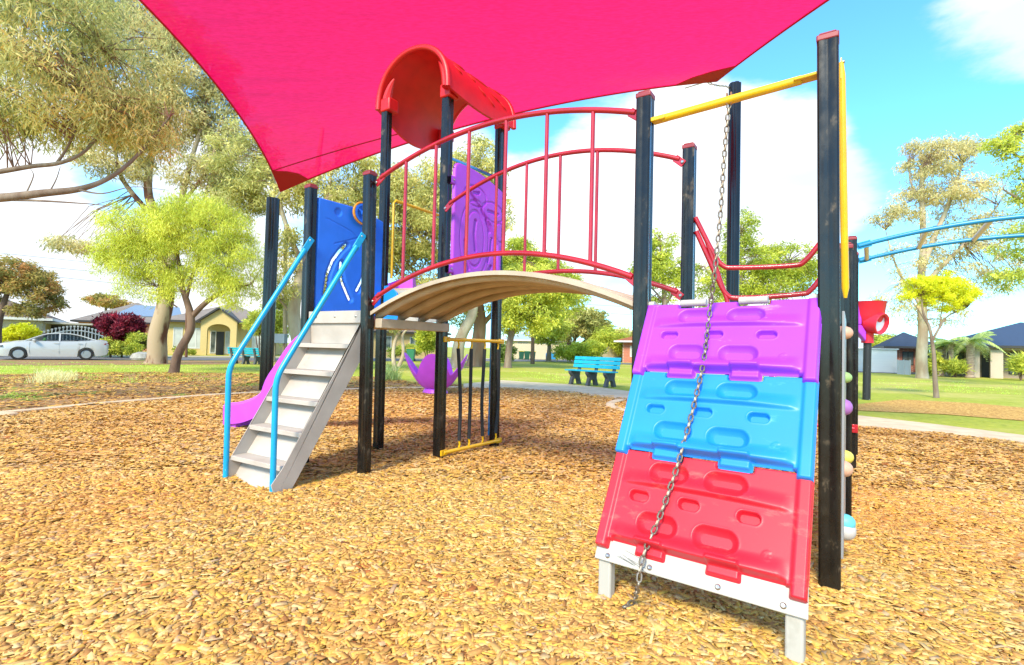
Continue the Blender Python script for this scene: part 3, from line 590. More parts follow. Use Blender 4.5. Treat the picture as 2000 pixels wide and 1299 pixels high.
# ---------------------------------------------------------------- violet play panel
def pur_fn(Wd, Lg):
    def fn(S, T):
        d = rbox(S, T, Wd / 2, Lg / 2, Wd / 2 - .05, Lg / 2, .09); d = np.maximum(d, (-.0 + .26 * np.clip(S / Wd - .3, 0, 1) ** 1.6 - T))
        for c in ((.03, .17), (.97, .40), (.03, .93), (.97, .93)): d = np.minimum(d, rbox(S, T, c[0] * Wd, c[1] * Lg, .07, .05, .035))
        h = np.zeros_like(S); hole = np.full(S.shape, 9.)
        q = segd(S, T, [(.30 * Wd, .20 * Lg), (.50 * Wd, .30 * Lg), (.72 * Wd, .45 * Lg), (.86 * Wd, .62 * Lg), (.88 * Wd, .85 * Lg)]); h += .022 * (1 - sst(q, .018, .03))
        for c, ry, rx in (((.42, .62), .34, .26), ((.42, .62), .25, .17), ((.42, .24), .09, .2), ((.75, .33), .09, .22), ((.90, .50), .09, .10)):
            q = np.abs(np.hypot((S / Wd - c[0]) / rx, (T / Lg - c[1]) / ry) - 1) * min(rx * Wd, ry * Lg); h -= .009 * (1 - sst(q, .004, .012))
        for sl_, w in (([(.43, .46), (.41, .58), (.44, .72)], .028), ([(.62, .42), (.70, .52)], .02), ([(.74, .58), (.72, .70), (.68, .80)], .024), ([(.25, .66), (.27, .80), (.33, .90)], .024), ([(.36, .22), (.48, .20)], .022), ([(.66, .33), (.86, .33)], .022), ([(.66, .92), (.74, .84)], .03)):
            q = segd(S, T, [(a_ * Wd, b_ * Lg) for a_, b_ in sl_]); h -= .022 * (1 - sst(q, w * .6, w))
        hh = -TH + (h + TH) * sst(-d, -.002, .012) ** .5
        return hh, d < .004
    return fn
a = P3(Mp - vv * .0, 3.36) + UU * .075; b = P3(Np + vv * .0, 3.36) + UU * .075; ep = b - a; wp = np.linalg.norm(ep); ep /= wp
pp = hfield('play_panel', a, ep, -ZZ, UU, wp, 1.33, .008, pur_fn(wp, 1.33), M_dpur); pp['label'] = 'violet panel with raised swirls'
for s_, t_ in ((.03, .17), (.03, .93), (.97, .93)):
    b = MB(); b.lathe([(.013, 0), (.013, .006), (.008, .01)], a + ep * wp * s_ - ZZ * 1.33 * t_ + UU * .002, 10, (ep, ZZ, UU)); b.build('bolt', M_bolt, pp)
# hoses between the posts under the deck
top_a, top_b = P3(Mp + uu * .07, 1.33), P3(Np + uu * .07, 1.33); bot_a, bot_b = P3(Mp + uu * .07, .075), P3(Np + uu * .07, .085)
for pa_, pb_ in ((bot_a, bot_b), (top_a, top_b)):
    hb = MB(); hb.tube([pa_, pb_], .021, 12)
    for p in (pa_, pb_): hb.box(p, (.02, .1, .06), A3)
    hose = hb.build('hose_bar', M_yel, PLAY, bevel=.003)
for s_, wob in zip((.19, .42, .67, .93), (.03, .005, -.03, .04)):
    p = lerp(top_a, top_b, s_); q = lerp(bot_a, bot_b, s_ + (.06 if s_ < .3 else 0)); 
    h_ = MB(); h_.tube([p - ZZ * .10, lerp(p, q, .3) + VV * wob * .5, lerp(p, q, .6) + VV * wob, q + ZZ * .10], .021, 10, smooth=5); h_.build('rubber_hose', M_rub, hose)
    for w_, sg in ((p, -1), (q, 1)):
        e = MB(); e.tube([w_ + ZZ * sg * .02, w_ + ZZ * sg * .055 + VV * .012, w_ + ZZ * sg * .10], .011, 8); e.build('eyelet', M_yel, hose)
# blue climbing bar behind the tower
bb = MB(); q0 = P3(Np + uu * .02 + vv * .12, 1.0); 
b0 = G(958, 852); b1 = D(962, 560, b0[1]); b2 = D(972, 352, b0[1] + .05); b3 = D(878, 308, b0[1] + .95)
bb.box((b0 + b1) / 2 + ZZ * .2, (.055, .02, (b1 - b0)[2] + .6), A3); bb.build('climbing_bar', M_blueb, PLAY, bevel=.004)
bb = MB(); bb.tube([b2 + UU * .05, b3], .024, 10); bb.build('brace_bar', M_blueb, PLAY)
# yellow safety hoop at the slide entrance
hp = MB(); ha, hb_ = Tp + uu * .02 + vv * .10, T2 - vv * .06
pts = [P3(ha, 2.06), P3(ha, 2.98), P3(ha, 3.02) + VV * .03, P3(hb_, 3.02) - VV * .03, P3(hb_, 2.98), P3(hb_, 2.16), P3(hb_, 2.10) - VV * .04, P3(hb_, 2.07) - VV * .18]
hp.tube(pts, .017, 10); hp.build('safety_hoop', M_yel, PLAY)
# step plates between the two platforms
sp_ = MB(); sp_.prism([P3(Tp + uu * .1 + vv * .02, 1.52), P3(Mp - uu * .1 + vv * .02, 1.52), P3(Mp - uu * .1 + vv * .02, 1.9), P3(Tp + uu * .1 + vv * .02, 1.9)], VV * .01); sp_.build('step_plate', M_white, PLAY)
sp_ = MB(); sp_.prism([P3(Tp + uu * .06 - vv * .03, 1.52), P3(Tp + uu * .34 - vv * .03, 1.52), P3(Tp + uu * .28 - vv * .03, 1.86), P3(Tp + uu * .16 - vv * .03, 1.95), P3(Tp + uu * .06 - vv * .03, 1.95)], -VV * .02); sp_.build('side_plate', M_pblu, PLAY, bevel=.005)
# ---------------------------------------------------------------- slide
path = [(-1.15, 6.56, 1.93), (-1.7, 6.72, 1.74), (-2.25, 6.92, 1.42), (-2.80, 7.10, 1.12), (-3.10, 7.22, .72), (-3.30, 7.34, .38), (-3.62, 7.48, .22), (-3.98, 7.62, .16)]
pp_, _ = crom([np.array(p) for p in path], [0] * len(path), 5)
vs = []; fs = []; prof = [(-.30, -.10), (-.31, .16), (-.28, .20), (-.245, .19), (-.22, .08), (-.12, .01), (0, 0), (.12, .01), (.22, .08), (.245, .19), (.28, .20), (.31, .16), (.30, -.10), (.15, -.05), (0, -.05), (-.15, -.05)]
for i, p in enumerate(pp_):
    t_ = pp_[min(i + 1, len(pp_) - 1)] - pp_[max(i - 1, 0)]; t_[2] = 0; t_ /= np.linalg.norm(t_); n_ = np.array((-t_[1], t_[0], 0)); 
    vs += [p + n_ * a + ZZ * dz for a, dz in prof]
n = len(prof); fs = [(i * n + k, i * n + (k + 1) % n, (i + 1) * n + (k + 1) % n, (i + 1) * n + k) for i in range(len(pp_) - 1) for k in range(n)] + [tuple(range(n)), tuple((len(pp_) - 1) * n + k for k in range(n))]
sm = MB(); sm.add(vs, fs); e_ = pp_[-1]; sm.box((e_[0] + .12, e_[1] - .05, .04), (.14, .5, .12), (np.array((.92, -.39, 0)), np.array((.39, .92, 0)), ZZ)); sm.build('slide', M_spur, PLAY, angle=35)
# ---------------------------------------------------------------- barrel roof
rf = MB(); vs = []; fs = []; na, nb = 28, 22
ext = .12
def rpt(s, q, off):      # s along axis 0..1, q across 0..1
    th = math.pi * q; cw = -math.cos(th); A = Tp + (T2 - Tp) * s - vv * ext * (1 - s) + vv * ext * s; B = Mp + (Np - Mp) * s - vv * ext * (1 - s) + vv * ext * s
    c = (A + B) / 2; hw = np.linalg.norm(B - A) / 2 + .10
    droop = -.16 * math.sin(math.pi * s) * abs(cw) ** 3 * (1.4 if q < .5 else .35)
    zb = 4.10 - .02 * s + droop; rise = .56
    p = P3(c + uu * (hw + off) * cw, zb + (rise + off) * math.sin(th) ** .85); return p
for off in (0, .035):
    for i in range(na + 1):
        for j in range(nb + 1): vs.append(rpt(i / na, j / nb, off if True else 0))
K = (na + 1) * (nb + 1); id_ = lambda i, j, l: l * K + i * (nb + 1) + j
for i in range(na):
    for j in range(nb): fs.append((id_(i, j, 0), id_(i, j + 1, 0), id_(i + 1, j + 1, 0), id_(i + 1, j, 0))); fs.append((id_(i, j, 1), id_(i + 1, j, 1), id_(i + 1, j + 1, 1), id_(i, j + 1, 1)))
for i in range(na): fs.append((id_(i, 0, 0), id_(i + 1, 0, 0), id_(i + 1, 0, 1), id_(i, 0, 1))); fs.append((id_(i, nb, 0), id_(i, nb, 1), id_(i + 1, nb, 1), id_(i + 1, nb, 0)))
for j in range(nb): fs.append((id_(0, j, 0), id_(0, j, 1), id_(0, j + 1, 1), id_(0, j + 1, 0))); fs.append((id_(na, j, 0), id_(na, j + 1, 0), id_(na, j + 1, 1), id_(na, j, 1)))
rf.add(vs, fs); roof = rf.build('roof', M_roof, PLAY, angle=50)
for s_ in (0, 1):        # thick rims
    rm_ = MB(); rm_.tube([rpt(s_, q, .02) for q in np.linspace(0, 1, 30)], .034, 10); rm_.build('rim', M_roof, roof)
for q0, q1 in ((.02, .24), (.98, .76)):
    rm_ = MB(); rm_.tube([rpt(.05, q, -.045) for q in np.linspace(q0, q1, 9)], [.06, .06, .058, .055, .05, .044, .036, .026, .012], 8); rm_.build('inner_flange', M_roof, roof)
for s_, c in ((0.06, Tp), (.06, Mp), (.94, Np), (.94, T2)):
    rm_ = MB(); rm_.box(P3(c, 4.14), (.16, .16, .16), A3); rm_.build('post_socket', M_roof, roof, bevel=.02, seg=3)
for k_, (s_, q_, l_) in enumerate(((.30, .72, .1), (.42, .79, .05), (.52, .86, .05), (.64, .90, .05), (.74, .84, .07), (.84, .88, .05), (.6, .74, .16), (.88, .72, .1), (.2, .82, .05))):
    rm_ = MB(); rm_.tube([rpt(s_ - l_, q_ - .02, .034), rpt(s_, q_ + .02, .040), rpt(s_ + l_ * .6, q_ + .03, .034)], [.006, .012, .006], 8, smooth=4); rm_.build('moulded_ridge', M_roof, roof)
# ---------------------------------------------------------------- bars around the right tower
yb = MB(); a, b = P3(P1 + uu * .05, 2.785), P3(Rr - uu * .05, 2.80)
yb.tube([a + (b - a) * .07, b - (b - a) * .10], .026, 14); yb.bar(a, a + (b - a) * .1, .03, .07, side=VV); yb.bar(b, b - (b - a) * .14, .02, .075, side=VV); ybo = yb.build('crossbar', M_yel, PLAY, bevel=.006)
for pts in ([(1358, 425), (1392, 492), (1412, 519), (1440, 523), (1545, 519), (1572, 510), (1606, 470)], [(1360, 452), (1400, 540), (1420, 576), (1450, 582), (1560, 575), (1582, 568), (1606, 540)]):
    g_ = MB(); g_.tube([PV(x, y, P2, R2 - vv * 0) for x, y in pts], .02, 12, smooth=4); g_.build('guard_rail', M_red, PLAY)
g_ = MB(); g_.tube([PV(1380, 470, P2, R2), PV(1418, 580, P2, R2), PV(1424, 600, P2, R2)], .018, 10); g_.build('guard_rail', M_red, PLAY)
# hand-hold wall edge-on beside the right tower
yo = MB(); ya_ = D(1643, 122, 2.86); yb_ = D(1651, 582, 2.98)
yt = MB(); yt.tube([ya_ + VV * .0, ya_ - ZZ * .08 + UU * .004, lerp(ya_, yb_, .5), yb_ + ZZ * .06, yb_], [.012, .018, .0195, .0195, .009], 12); yt.bar(ya_ + ZZ * .02, ya_ - ZZ * .1, .006, .035, side=VV); yto = yt.build('grab_pole', M_yel, PLAY)
b = MB(); b.lathe([(.011, 0), (.011, .006), (.007, .01)], ya_ + UU * .008, 10, (VV, ZZ, UU)); b.build('bolt', M_bolt, yto)
wl_ = MB(); wa = P3(Rr + uu * .045 + vv * .12, 0); wb_ = P3(R2 + uu * .0 - vv * .1, 0)
wl_.prism([wa + ZZ * .15, wb_ + ZZ * .15, wb_ + ZZ * 1.5, wa + ZZ * 1.5], UU * .012); hw_ = wl_.build('hold_board', mat('grey_board', (.35, .36, .38), .35), PLAY, bevel=.002)
for (x, y, rr, cc, nm) in ((1657, 650, .045, (.75, .42, .28), 'tan'), (1655, 737, .04, (.35, .55, .18), 'green'), (1656, 795, .055, (.42, .16, .5), 'purple'), (1658, 892, .045, (.85, .72, .12), 'yellow'), (1655, 915, .05, (.72, .52, .40), 'tan'), (1660, 1020, .05, (.15, .6, .66), 'aqua'), (1661, 1035, .06, (.62, .58, .54), 'grey')):
    c = D(x - 11, y, 3.0 + (.35 if y < 900 else .1)); c2 = MB(); n_ = 14
    c2.lathe([(rr * .95, -.03), (rr * 1.0, 0), (rr * .95, .02), (rr * .75, .042), (rr * .4, .055), (.004, .058)], c + UU * .0, n_, (VV, ZZ, UU)); o = c2.build('climbing_hold', mat('hold_' + nm, cc, .5), hw_); o['label'] = nm + ' climbing hold'
# monkey bars
def mz(t): return arc(2.47, 2.47, 2.66, t)
mk = MB(); ts2 = np.linspace(.02, .98, 18)
for A_, B_ in ((Fp, FE), (F2, FE2)):
    mk.tube([on(A_, B_, t, mz(t)) for t in ts2], .024, 12)
    for t0, t1 in ((.015, .06), (.985, .94)): mk.bar(on(A_, B_, t0, mz(t0)), on(A_, B_, t1, mz(t1)), .014, .075)
mko = mk.build('monkey_bars', mat('bar_blue', (.004, .28, .56), .32), PLAY, bevel=.003)
for t in (.045, .225, .40, .575, .75, .93):
    r_ = MB(); r_.tube([on(Fp, FE, t, mz(t)), on(F2, FE2, t, mz(t))], .026, 10); r_.build('rung', mat('rung_metal', (.80, .80, .76), .35, .2), mko)
ac = MB(); GA = Fp - uu * .8
for y in (640, 676, 712, 752): 
    z = D(1603, y, 5.8)[2]; ac.tube([P3(Fp - uu * .05, z + .12), P3(Fp - uu * .25, z), P3(GA + uu * .2, z - .02), P3(GA, z + .08)], .016, 8, smooth=4)
z = D(1650, 835, 5.72)[2]; ac.tube([P3(Fp + uu * .03 - vv * .06, z), P3(GA - vv * .06, z)], .02, 10); ac.box(P3(Fp - vv * .06, z), (.12, .03, .09), A3); ac.tube([P3(GA, -.1), P3(GA, 1.9)], .03, 10)
ac.build('arch_climber', M_red, PLAY, bevel=.003)
# ---------------------------------------------------------------- chain resting on the climbing wall
def link_mesh(mb, c, d, side, L_=.050, w=.031, r=.0053):
    d = d / np.linalg.norm(d); side = side - d * (side @ d); side /= np.linalg.norm(side); hl = L_ / 2 - w / 2; hw = w / 2 - r; n = 7; P = []
    for k in range(n): q = -math.pi / 2 + math.pi * k / (n - 1); P.append(c + d * (hl + hw * math.cos(q)) + side * hw * math.sin(q))
    for k in range(n): q = math.pi / 2 + math.pi * k / (n - 1); P.append(c + d * (-hl + hw * math.cos(q)) + side * hw * math.sin(q))
    N_ = len(P); m_ = 6; vs = []; fs = []; nn_ = np.cross(d, side)
    for i, p in enumerate(P):
        t = P[(i + 1) % N_] - P[i - 1]; t /= np.linalg.norm(t); x = np.cross(nn_, t)
        for k in range(m_): q = 2 * math.pi * k / m_; vs.append(p + (x * math.cos(q) + nn_ * math.sin(q)) * r)
    for i in range(N_):
        for k in range(m_): fs.append((i * m_ + k, i * m_ + (k + 1) % m_, ((i + 1) % N_) * m_ + (k + 1) % m_, ((i + 1) % N_) * m_ + k))
    mb.add(vs, fs)
def chain(mb, pts, pitch=.0385, **k):
    P, _ = crom(pts, [0] * len(pts), 8); d = [0]
    for a, b in zip(P[:-1], P[1:]): d.append(d[-1] + np.linalg.norm(b - a))
    n = int(d[-1] / pitch); 
    for i in range(n):
        s = (i + .5) * pitch; j = min(np.searchsorted(d, s), len(P) - 1); f = (s - d[j - 1]) / (d[j] - d[j - 1] + 1e-9); c = P[j - 1] + (P[j] - P[j - 1]) * f; t = P[j] - P[j - 1]
        sd1 = np.cross(t, nw); sd2 = nw; an = (i % 2) * math.pi / 2 + .6; sdv = sd1 / np.linalg.norm(sd1) * math.cos(an) + sd2 * math.sin(an); link_mesh(mb, c, t, sdv, **k)
def wallpt(x, y, off):
    d = ray(x, y); k = ((WALLP[0] + nw * off - CP) @ nw) / (d @ nw); return CP + d * k
cb = PV(1424, 200, P1, Rr)
cp = [cb - ZZ * .0, D(1415, 300, cb[1] - .02), D(1407, 420, cb[1] - .06), D(1396, 530, cb[1] - .11)] + [wallpt(x, y, .034) for x, y in ((1386, 610), (1375, 700), (1358, 780), (1340, 850), (1318, 925), (1288, 1010), (1262, 1070))]
lz = cp[-1][1]; cp += [D(1251, 1110, lz - .03), D(1246, 1145, lz - .05), G(1238, 1172, .03), G(1222, 1184, .015), G(1206, 1186, .012)]
CH = thing('climbing_chain', cb, 'galvanised climbing chain hung from the yellow bar and lying down the climbing wall', 'chain')
cm_ = MB(); chain(cm_, cp); cm_.build('chain_links', M_chain, CH, angle=60)
sh = MB()
for dx in (-.012, .012): link_mesh(sh, cb + ZZ * .02 + UU * dx, ZZ, VV, L_=.085, w=.032, r=.0045)
sh.build('shackle', mat('rusty_steel', (.42, .2, .1), .5, .4), CH)
# ---------------------------------------------------------------- shade sail and its poles
def sailmat():
    m = bpy.data.materials.new('pink_shade_cloth'); m.use_nodes = True; t = m.node_tree
    for n in list(t.nodes): t.nodes.remove(n)
    o = t.nodes.new('ShaderNodeOutputMaterial'); d = t.nodes.new('ShaderNodeBsdfDiffuse'); tr = t.nodes.new('ShaderNodeBsdfTranslucent'); mi = t.nodes.new('ShaderNodeMixShader')
    ge = t.nodes.new('ShaderNodeNewGeometry'); w = t.nodes.new('ShaderNodeTexNoise'); w.inputs['Scale'].default_value = 9; w.inputs['Detail'].default_value = 6
    mp = t.nodes.new('ShaderNodeMapping'); mp.inputs['Scale'].default_value = (.8, 4, 1); mp.inputs['Rotation'].default_value = (0, 0, .5); t.links.new(ge.outputs['Position'], mp.inputs[0]); t.links.new(mp.outputs[0], w.inputs['Vector'])
    r = t.nodes.new('ShaderNodeValToRGB'); t.links.new(w.outputs['Fac'], r.inputs[0]); r.color_ramp.elements[0].position = .3; r.color_ramp.elements[0].color = (.80, .003, .075, 1); r.color_ramp.elements[1].position = .7; r.color_ramp.elements[1].color = (.90, .008, .115, 1)
    t.links.new(r.outputs[0], d.inputs[0]); t.links.new(r.outputs[0], tr.inputs[0]); mi.inputs[0].default_value = .72
    bp = t.nodes.new('ShaderNodeBump'); bp.inputs['Strength'].default_value = .5; bp.inputs['Distance'].default_value = .05; n2 = t.nodes.new('ShaderNodeTexNoise'); n2.inputs['Scale'].default_value = .7; n2.inputs['Detail'].default_value = 3; t.links.new(mp.outputs[0], n2.inputs['Vector']); t.links.new(n2.outputs['Fac'], bp.inputs['Height']); t.links.new(bp.outputs[0], d.inputs['Normal']); t.links.new(bp.outputs[0], tr.inputs['Normal'])
    tp_ = t.nodes.new('ShaderNodeBsdfTransparent'); tp_.inputs[0].default_value = (1, .75, .85, 1); m2 = t.nodes.new('ShaderNodeMixShader'); m2.inputs[0].default_value = .05
    t.links.new(d.outputs[0], mi.inputs[1]); t.links.new(tr.outputs[0], mi.inputs[2]); t.links.new(mi.outputs[0], m2.inputs[1]); t.links.new(tp_.outputs[0], m2.inputs[2]); t.links.new(m2.outputs[0], o.inputs[0]); return m
M_sail = sailmat(); M_hem = mat('dark_red_webbing', (.55, .004, .02), .7)
M_pole = mat('black_fluted_pole', (.03, .026, .028), .16, .35, var=.4, vscale=3, stretch=(3, 3, .6))
SA = D(548, 374, 13.6); SB = D(1400, 158, 11.3); SCn = D(-860, -930, 4.4); SD = D(2900, -800, 3.7)
def sailpt(s, t):     # s: left..right, t: back..front ; edges bow inward
    s2 = s + (0.5 - s) * .0; p = SA * (1 - s) * (1 - t) + SB * s * (1 - t) + SCn * (1 - s) * t + SD * s * t
    inb = (SCn + SD - SA - SB) / 2; inb /= np.linalg.norm(inb); bulge = (1 - (2 * s - 1) ** 2) * (1 - t) ** 2 * .75
    inl = (SB + SD - SA - SCn) / 2; inl /= np.linalg.norm(inl); bl = (1 - (2 * t - 1) ** 2) * ((1 - s) ** 2 * 1.15 - s ** 2 * .3)
    bf = (1 - (2 * s - 1) ** 2) * t ** 2 * .8
    return p + inb * (bulge - bf) + inl * bl
ns, nt_ = 36, 30; vs = []; fs = []
for i in range(nt_ + 1):
    for j in range(ns + 1): vs.append(sailpt(j / ns, i / nt_))
for i in range(nt_):
    for j in range(ns): fs.append((i * (ns + 1) + j, i * (ns + 1) + j + 1, (i + 1) * (ns + 1) + j + 1, (i + 1) * (ns + 1) + j))
SAIL = thing('shade_sail', (0, 9, 5.4), 'hot pink shade sail stretched over the play tower', 'shade sail')
sm = MB(); sm.add(vs, fs); so = sm.build('sail_cloth', M_sail, SAIL, angle=180)
hm = MB()
for fn_ in (lambda k: sailpt(k, 0), lambda k: sailpt(k, 1), lambda k: sailpt(0, k), lambda k: sailpt(1, k)): hm.tube([fn_(k) for k in np.linspace(0, 1, 34)], .022, 6)
hm.build('hem', M_hem, SAIL)
hm = MB(); hm.tube([sailpt(k, .085 * (1 - k) ** 1.0 + .0) - ZZ * .012 for k in np.linspace(0, .40, 24)], .014, 5); hm.build('seam', M_hem, SAIL)
for (s0_, t0_, sx, tx_) in ((0, 0, .085, .085), (1, 0, -.09, .09)):
    c_ = MB(); P0 = sailpt(s0_, t0_); c_.prism([P0, sailpt(s0_ + sx, t0_), sailpt(s0_ + sx * .75, t0_ + tx_ * .45), sailpt(s0_ + sx * .42, t0_ + tx_ * .75), sailpt(s0_, t0_ + tx_)], (0, 0, -.02)); c_.build('corner_patch', M_hem, SAIL)
def sail_pole(pt, ztop, r, label, lean=(0, 0)):
    n = 40; prof = [(r * (1 - .16 * max(0, math.cos(6 * q)) ** 4), q) for q in np.linspace(0, 2 * math.pi, n + 1)[:-1]]; mb = MB(); vs = []
    for z in (-.4, ztop):
        for rr, q in prof: vs.append((pt[0] + rr * math.cos(q), pt[1] + rr * math.sin(q), z))
    mb.add(vs, [(k, (k + 1) % n, n + (k + 1) % n, n + k) for k in range(n)] + [tuple(n + k for k in range(n))])
    return tag(mb.build('sail_pole', M_pole, angle=30), label, 'pole', 'tall fluted posts of the shade sail')
g0 = G(519, 760); sail_pole(g0, D(529, 388, g0[1])[2], .165, 'black fluted shade pole behind the steps on the left')
g1 = np.array((.430 * 11.6, 11.6, 0)); sail_pole(g1, D(1430, 164, 11.6)[2], .135, 'black fluted shade pole rising behind the climbing wall chain')
tc_ = MB(); chain(tc_, [SB + (-.25, 0, -.03), SB + (-.02, 0, -.10), g1 + ZZ * (D(1424, 172, 11.6)[2] - .0) + (-.13, 0, 0), g1 + (-.14, 0, D(1424, 200, 11.6)[2])], pitch=.07, L_=.09, w=.05, r=.009)
tc_.tube([SB + (-.25, 0, -.03), SB + (-.7, .05, -.16)], .012, 6)
tag(tc_.build('sail_chain', mat('shiny_chain', (.6, .58, .52), .35, .5)), 'steel chain tying the sail corner to its pole', 'chain')
tc_ = MB(); chain(tc_, [SA, g0 + ZZ * (D(529, 395, g0[1])[2])], pitch=.07, L_=.09, w=.05, r=.009); tag(tc_.build('sail_chain', MATS['shiny_chain']), 'short chain at the lower left sail corner', 'chain')
# ---------------------------------------------------------------- spinner seat
ss = thing('spinner_seat', G(850, 768), 'purple tulip shaped spinning seat with tall petals on the wood chips', 'play seat'); c0 = np.array(ss.location)
def petal(q):
    return max(0, .5 + .5 * math.cos(4 * (q - .02))) ** .75
mb = MB(); vs = []; n = 64; mrow = 18
for l_, of in ((0, 0), (1, -.03)):
    for i in range(mrow + 1):
        k = i / mrow
        for j in range(n):
            q = 2 * math.pi * j / n; pe = petal(q); top = .50 + .56 * pe
            z = .12 + (top - .12) * k; zz = (z - .12) / .82; r = .24 + .60 * zz ** .60 - (.04 * (k ** 4) * pe) + of
            wav = 1 + .0 * pe; vs.append(c0 + (r * wav * math.cos(q), r * wav * math.sin(q), z + (.02 * (1 - k) if l_ else 0)))
K = (mrow + 1) * n; fs = []
for l_ in (0, 1):
    for i in range(mrow):
        for j in range(n):
            f = (l_ * K + i * n + j, l_ * K + i * n + (j + 1) % n, l_ * K + (i + 1) * n + (j + 1) % n, l_ * K + (i + 1) * n + j); fs.append(f if not l_ else f[::-1])
fs += [(mrow * n + j, mrow * n + (j + 1) % n, K + mrow * n + (j + 1) % n, K + mrow * n + j) for j in range(n)]; fs.append(tuple(K + j for j in range(n)))
mb.add(vs, fs); mb.build('bowl', M_spur, ss, angle=60)
mb = MB(); mb.lathe([(.30, -.05), (.34, .02), (.30, .10), (.26, .16)], c0, 32); mb.build('base', M_spur, ss)
# ---------------------------------------------------------------- ball funnel
tb = G(1692, 779); bf_ = thing('ball_funnel', tb, 'red and purple plastic ball funnel on a chipped black pole in the bark patch', 'play funnel')
ztp = D(1697, 668, tb[1])[2]; cx_ = np.array((tb[0] + .03, tb[1], 0)); mb = MB(); mb.tube([tb - ZZ * .2, cx_ + ZZ * ztp], .105, 16); mb.build('pole', mat('chipped_black', (.02, .02, .02), .45, col2=(.5, .5, .5), vscale=26, lo=.28, hi=.31), bf_)
mb = MB(); mb.lathe([(.16, -.03), (.16, .25), (.19, .36), (.36, .62), (.42, .80), (.47, 1.16), (.50, 1.20), (.46, 1.2), (.43, 1.14), (.36, .8), (.26, .56), (.1, .4)], cx_ + ZZ * ztp, 32); mb.build('funnel', mat('funnel_red', (.80, .02, .05), .4), bf_)
dn = np.array((.38, -.88, -.22)); dn /= np.linalg.norm(dn); sx_ = np.cross(dn, ZZ); sx_ /= np.linalg.norm(sx_); uy_ = np.cross(sx_, dn); oc = cx_ + ZZ * (ztp + .62) + dn * .30
mb = MB(); mb.lathe([(.34, -.22), (.32, .12), (.30, .14), (.26, .12), (.25, -.0)], oc, 26, (sx_, uy_, dn)); mb.build('spout', MATS['funnel_red'], bf_)
mb = MB(); mb.lathe([(.0, .0), (.245, .0), (.245, .01), (.0, .01)], oc + dn * .02, 24, (sx_, uy_, dn)); mb.build('spout_back', mat('pale_opening', (.7, .8, .95), .5), bf_)
mb = MB(); mb.bx(cx_[0] - .56, cx_[0] - .30, cx_[1] - .2, cx_[1] + .1, ztp + .5, ztp + 1.12); mb.prism([cx_ + ZZ * ztp + (-.56, 0, .5), cx_ + ZZ * ztp + (-.17, 0, .0), cx_ + ZZ * ztp + (-.17, 0, .3), cx_ + ZZ * ztp + (-.3, 0, .5)], (0, -.2, 0)); mb.build('side_panel', M_dpur, bf_, bevel=.03)
# ---------------------------------------------------------------- benches
M_slat = mat('turquoise_slats', (.01, .50, .66), .45, var=.15, vscale=5); M_leg = mat('grey_recycled_plastic', (.10, .105, .11), .7, var=.3)
def make_bench():
    r = thing('park_bench', (0, 0, 0), 'x', 'bench', 'turquoise slatted park benches'); Lb = 1.75
    for k in range(3):
        y = -.20 + k * .135; m_ = MB(); m_.bx(-Lb / 2, Lb / 2, y - .06, y + .06, .44, .48); m_.build('seat_slat', M_slat, r, bevel=.006, local=True)
    for k in range(3):
        z = .60 + k * .125; y = .20 + k * .032; m_ = MB(); m_.box((0, y, z), (Lb, .035, .112), (np.array((1, 0, 0)), np.array((0, .97, -.25)), np.array((0, .25, .97)))); m_.build('back_slat', M_slat, r, bevel=.006, local=True)
    for x in (-.66, 0, .66):
        m_ = MB(); m_.prism([(x - .05, -.27, .0), (x - .05, -.12, .0), (x - .05, -.09, .16), (x - .05, .0, .20), (x - .05, .09, .16), (x - .05, .14, .0), (x - .05, .30, .0), (x - .05, .20, .25), (x - .05, .24, .44), (x - .05, .37, .88), (x - .05, .31, .88), (x - .05, .20, .50), (x - .05, .14, .45), (x - .05, .12, .44), (x - .05, -.28, .44), (x - .05, -.28, .38), (x - .05, -.17, .26)][::-1], (.10, 0, 0)); m_.build('leg', M_leg, r, bevel=.01, local=True)
    return r
bench = make_bench(); ga, gb2 = G(1119, 750), G(1197, 757); dv = gb2 - ga; bench.location = (ga + gb2) / 2 + np.array((0, .15, 0)); bench.location.z = -.005
bl_ = math.atan2(dv[1], dv[0]); bench.rotation_euler = (0, 0, bl_); bench.scale = (1.18, 1.1, 1.12)
bench['label'] = 'turquoise slatted bench with grey legs facing the play area beside the concrete path'
b2_ = copy_tree(bench); b2_.location = G(480, 711); b2_.rotation_euler = (0, 0, math.radians(180 - 12)); b2_.scale = (1.12, 1.0, 1.0)
b2_['label'] = 'turquoise bench seen from behind on the grass in front of the yellow house'
# ---------------------------------------------------------------- houses
def roof_mat(name, c, k=.3, sc=3.2, horiz=True):
    c = tuple(q * .62 for q in c); m = mat(name, c, .85, spec=.2, var=.15, vscale=2); t = m.node_tree; b = t.nodes['Principled BSDF']
    ge = t.nodes.new('ShaderNodeNewGeometry'); s = t.nodes.new('ShaderNodeSeparateXYZ'); t.links.new(ge.outputs['Position'], s.inputs[0])
    mm = t.nodes.new('ShaderNodeMath'); mm.operation = 'MULTIPLY'; t.links.new(s.outputs['Z'], mm.inputs[0]); mm.inputs[1].default_value = 7.0
    fr_ = t.nodes.new('ShaderNodeMath'); fr_.operation = 'FRACT'; t.links.new(mm.outputs[0], fr_.inputs[0])
    bp = t.nodes.new('ShaderNodeBump'); bp.inputs['Strength'].default_value = 1.; bp.inputs['Distance'].default_value = .06; t.links.new(fr_.outputs[0], bp.inputs['Height']); t.links.new(bp.outputs[0], b.inputs['Normal']); return m
M_win = mat('window_glass', (.05, .07, .07), .08, col2=(.22, .25, .22), vscale=1.2); M_curt = mat('net_curtain', (.62, .66, .60), .6, var=.2, vscale=2); M_frw = mat('white_joinery', (.80, .80, .76), .5); M_drk = mat('dark_joinery', (.04, .035, .03), .5)
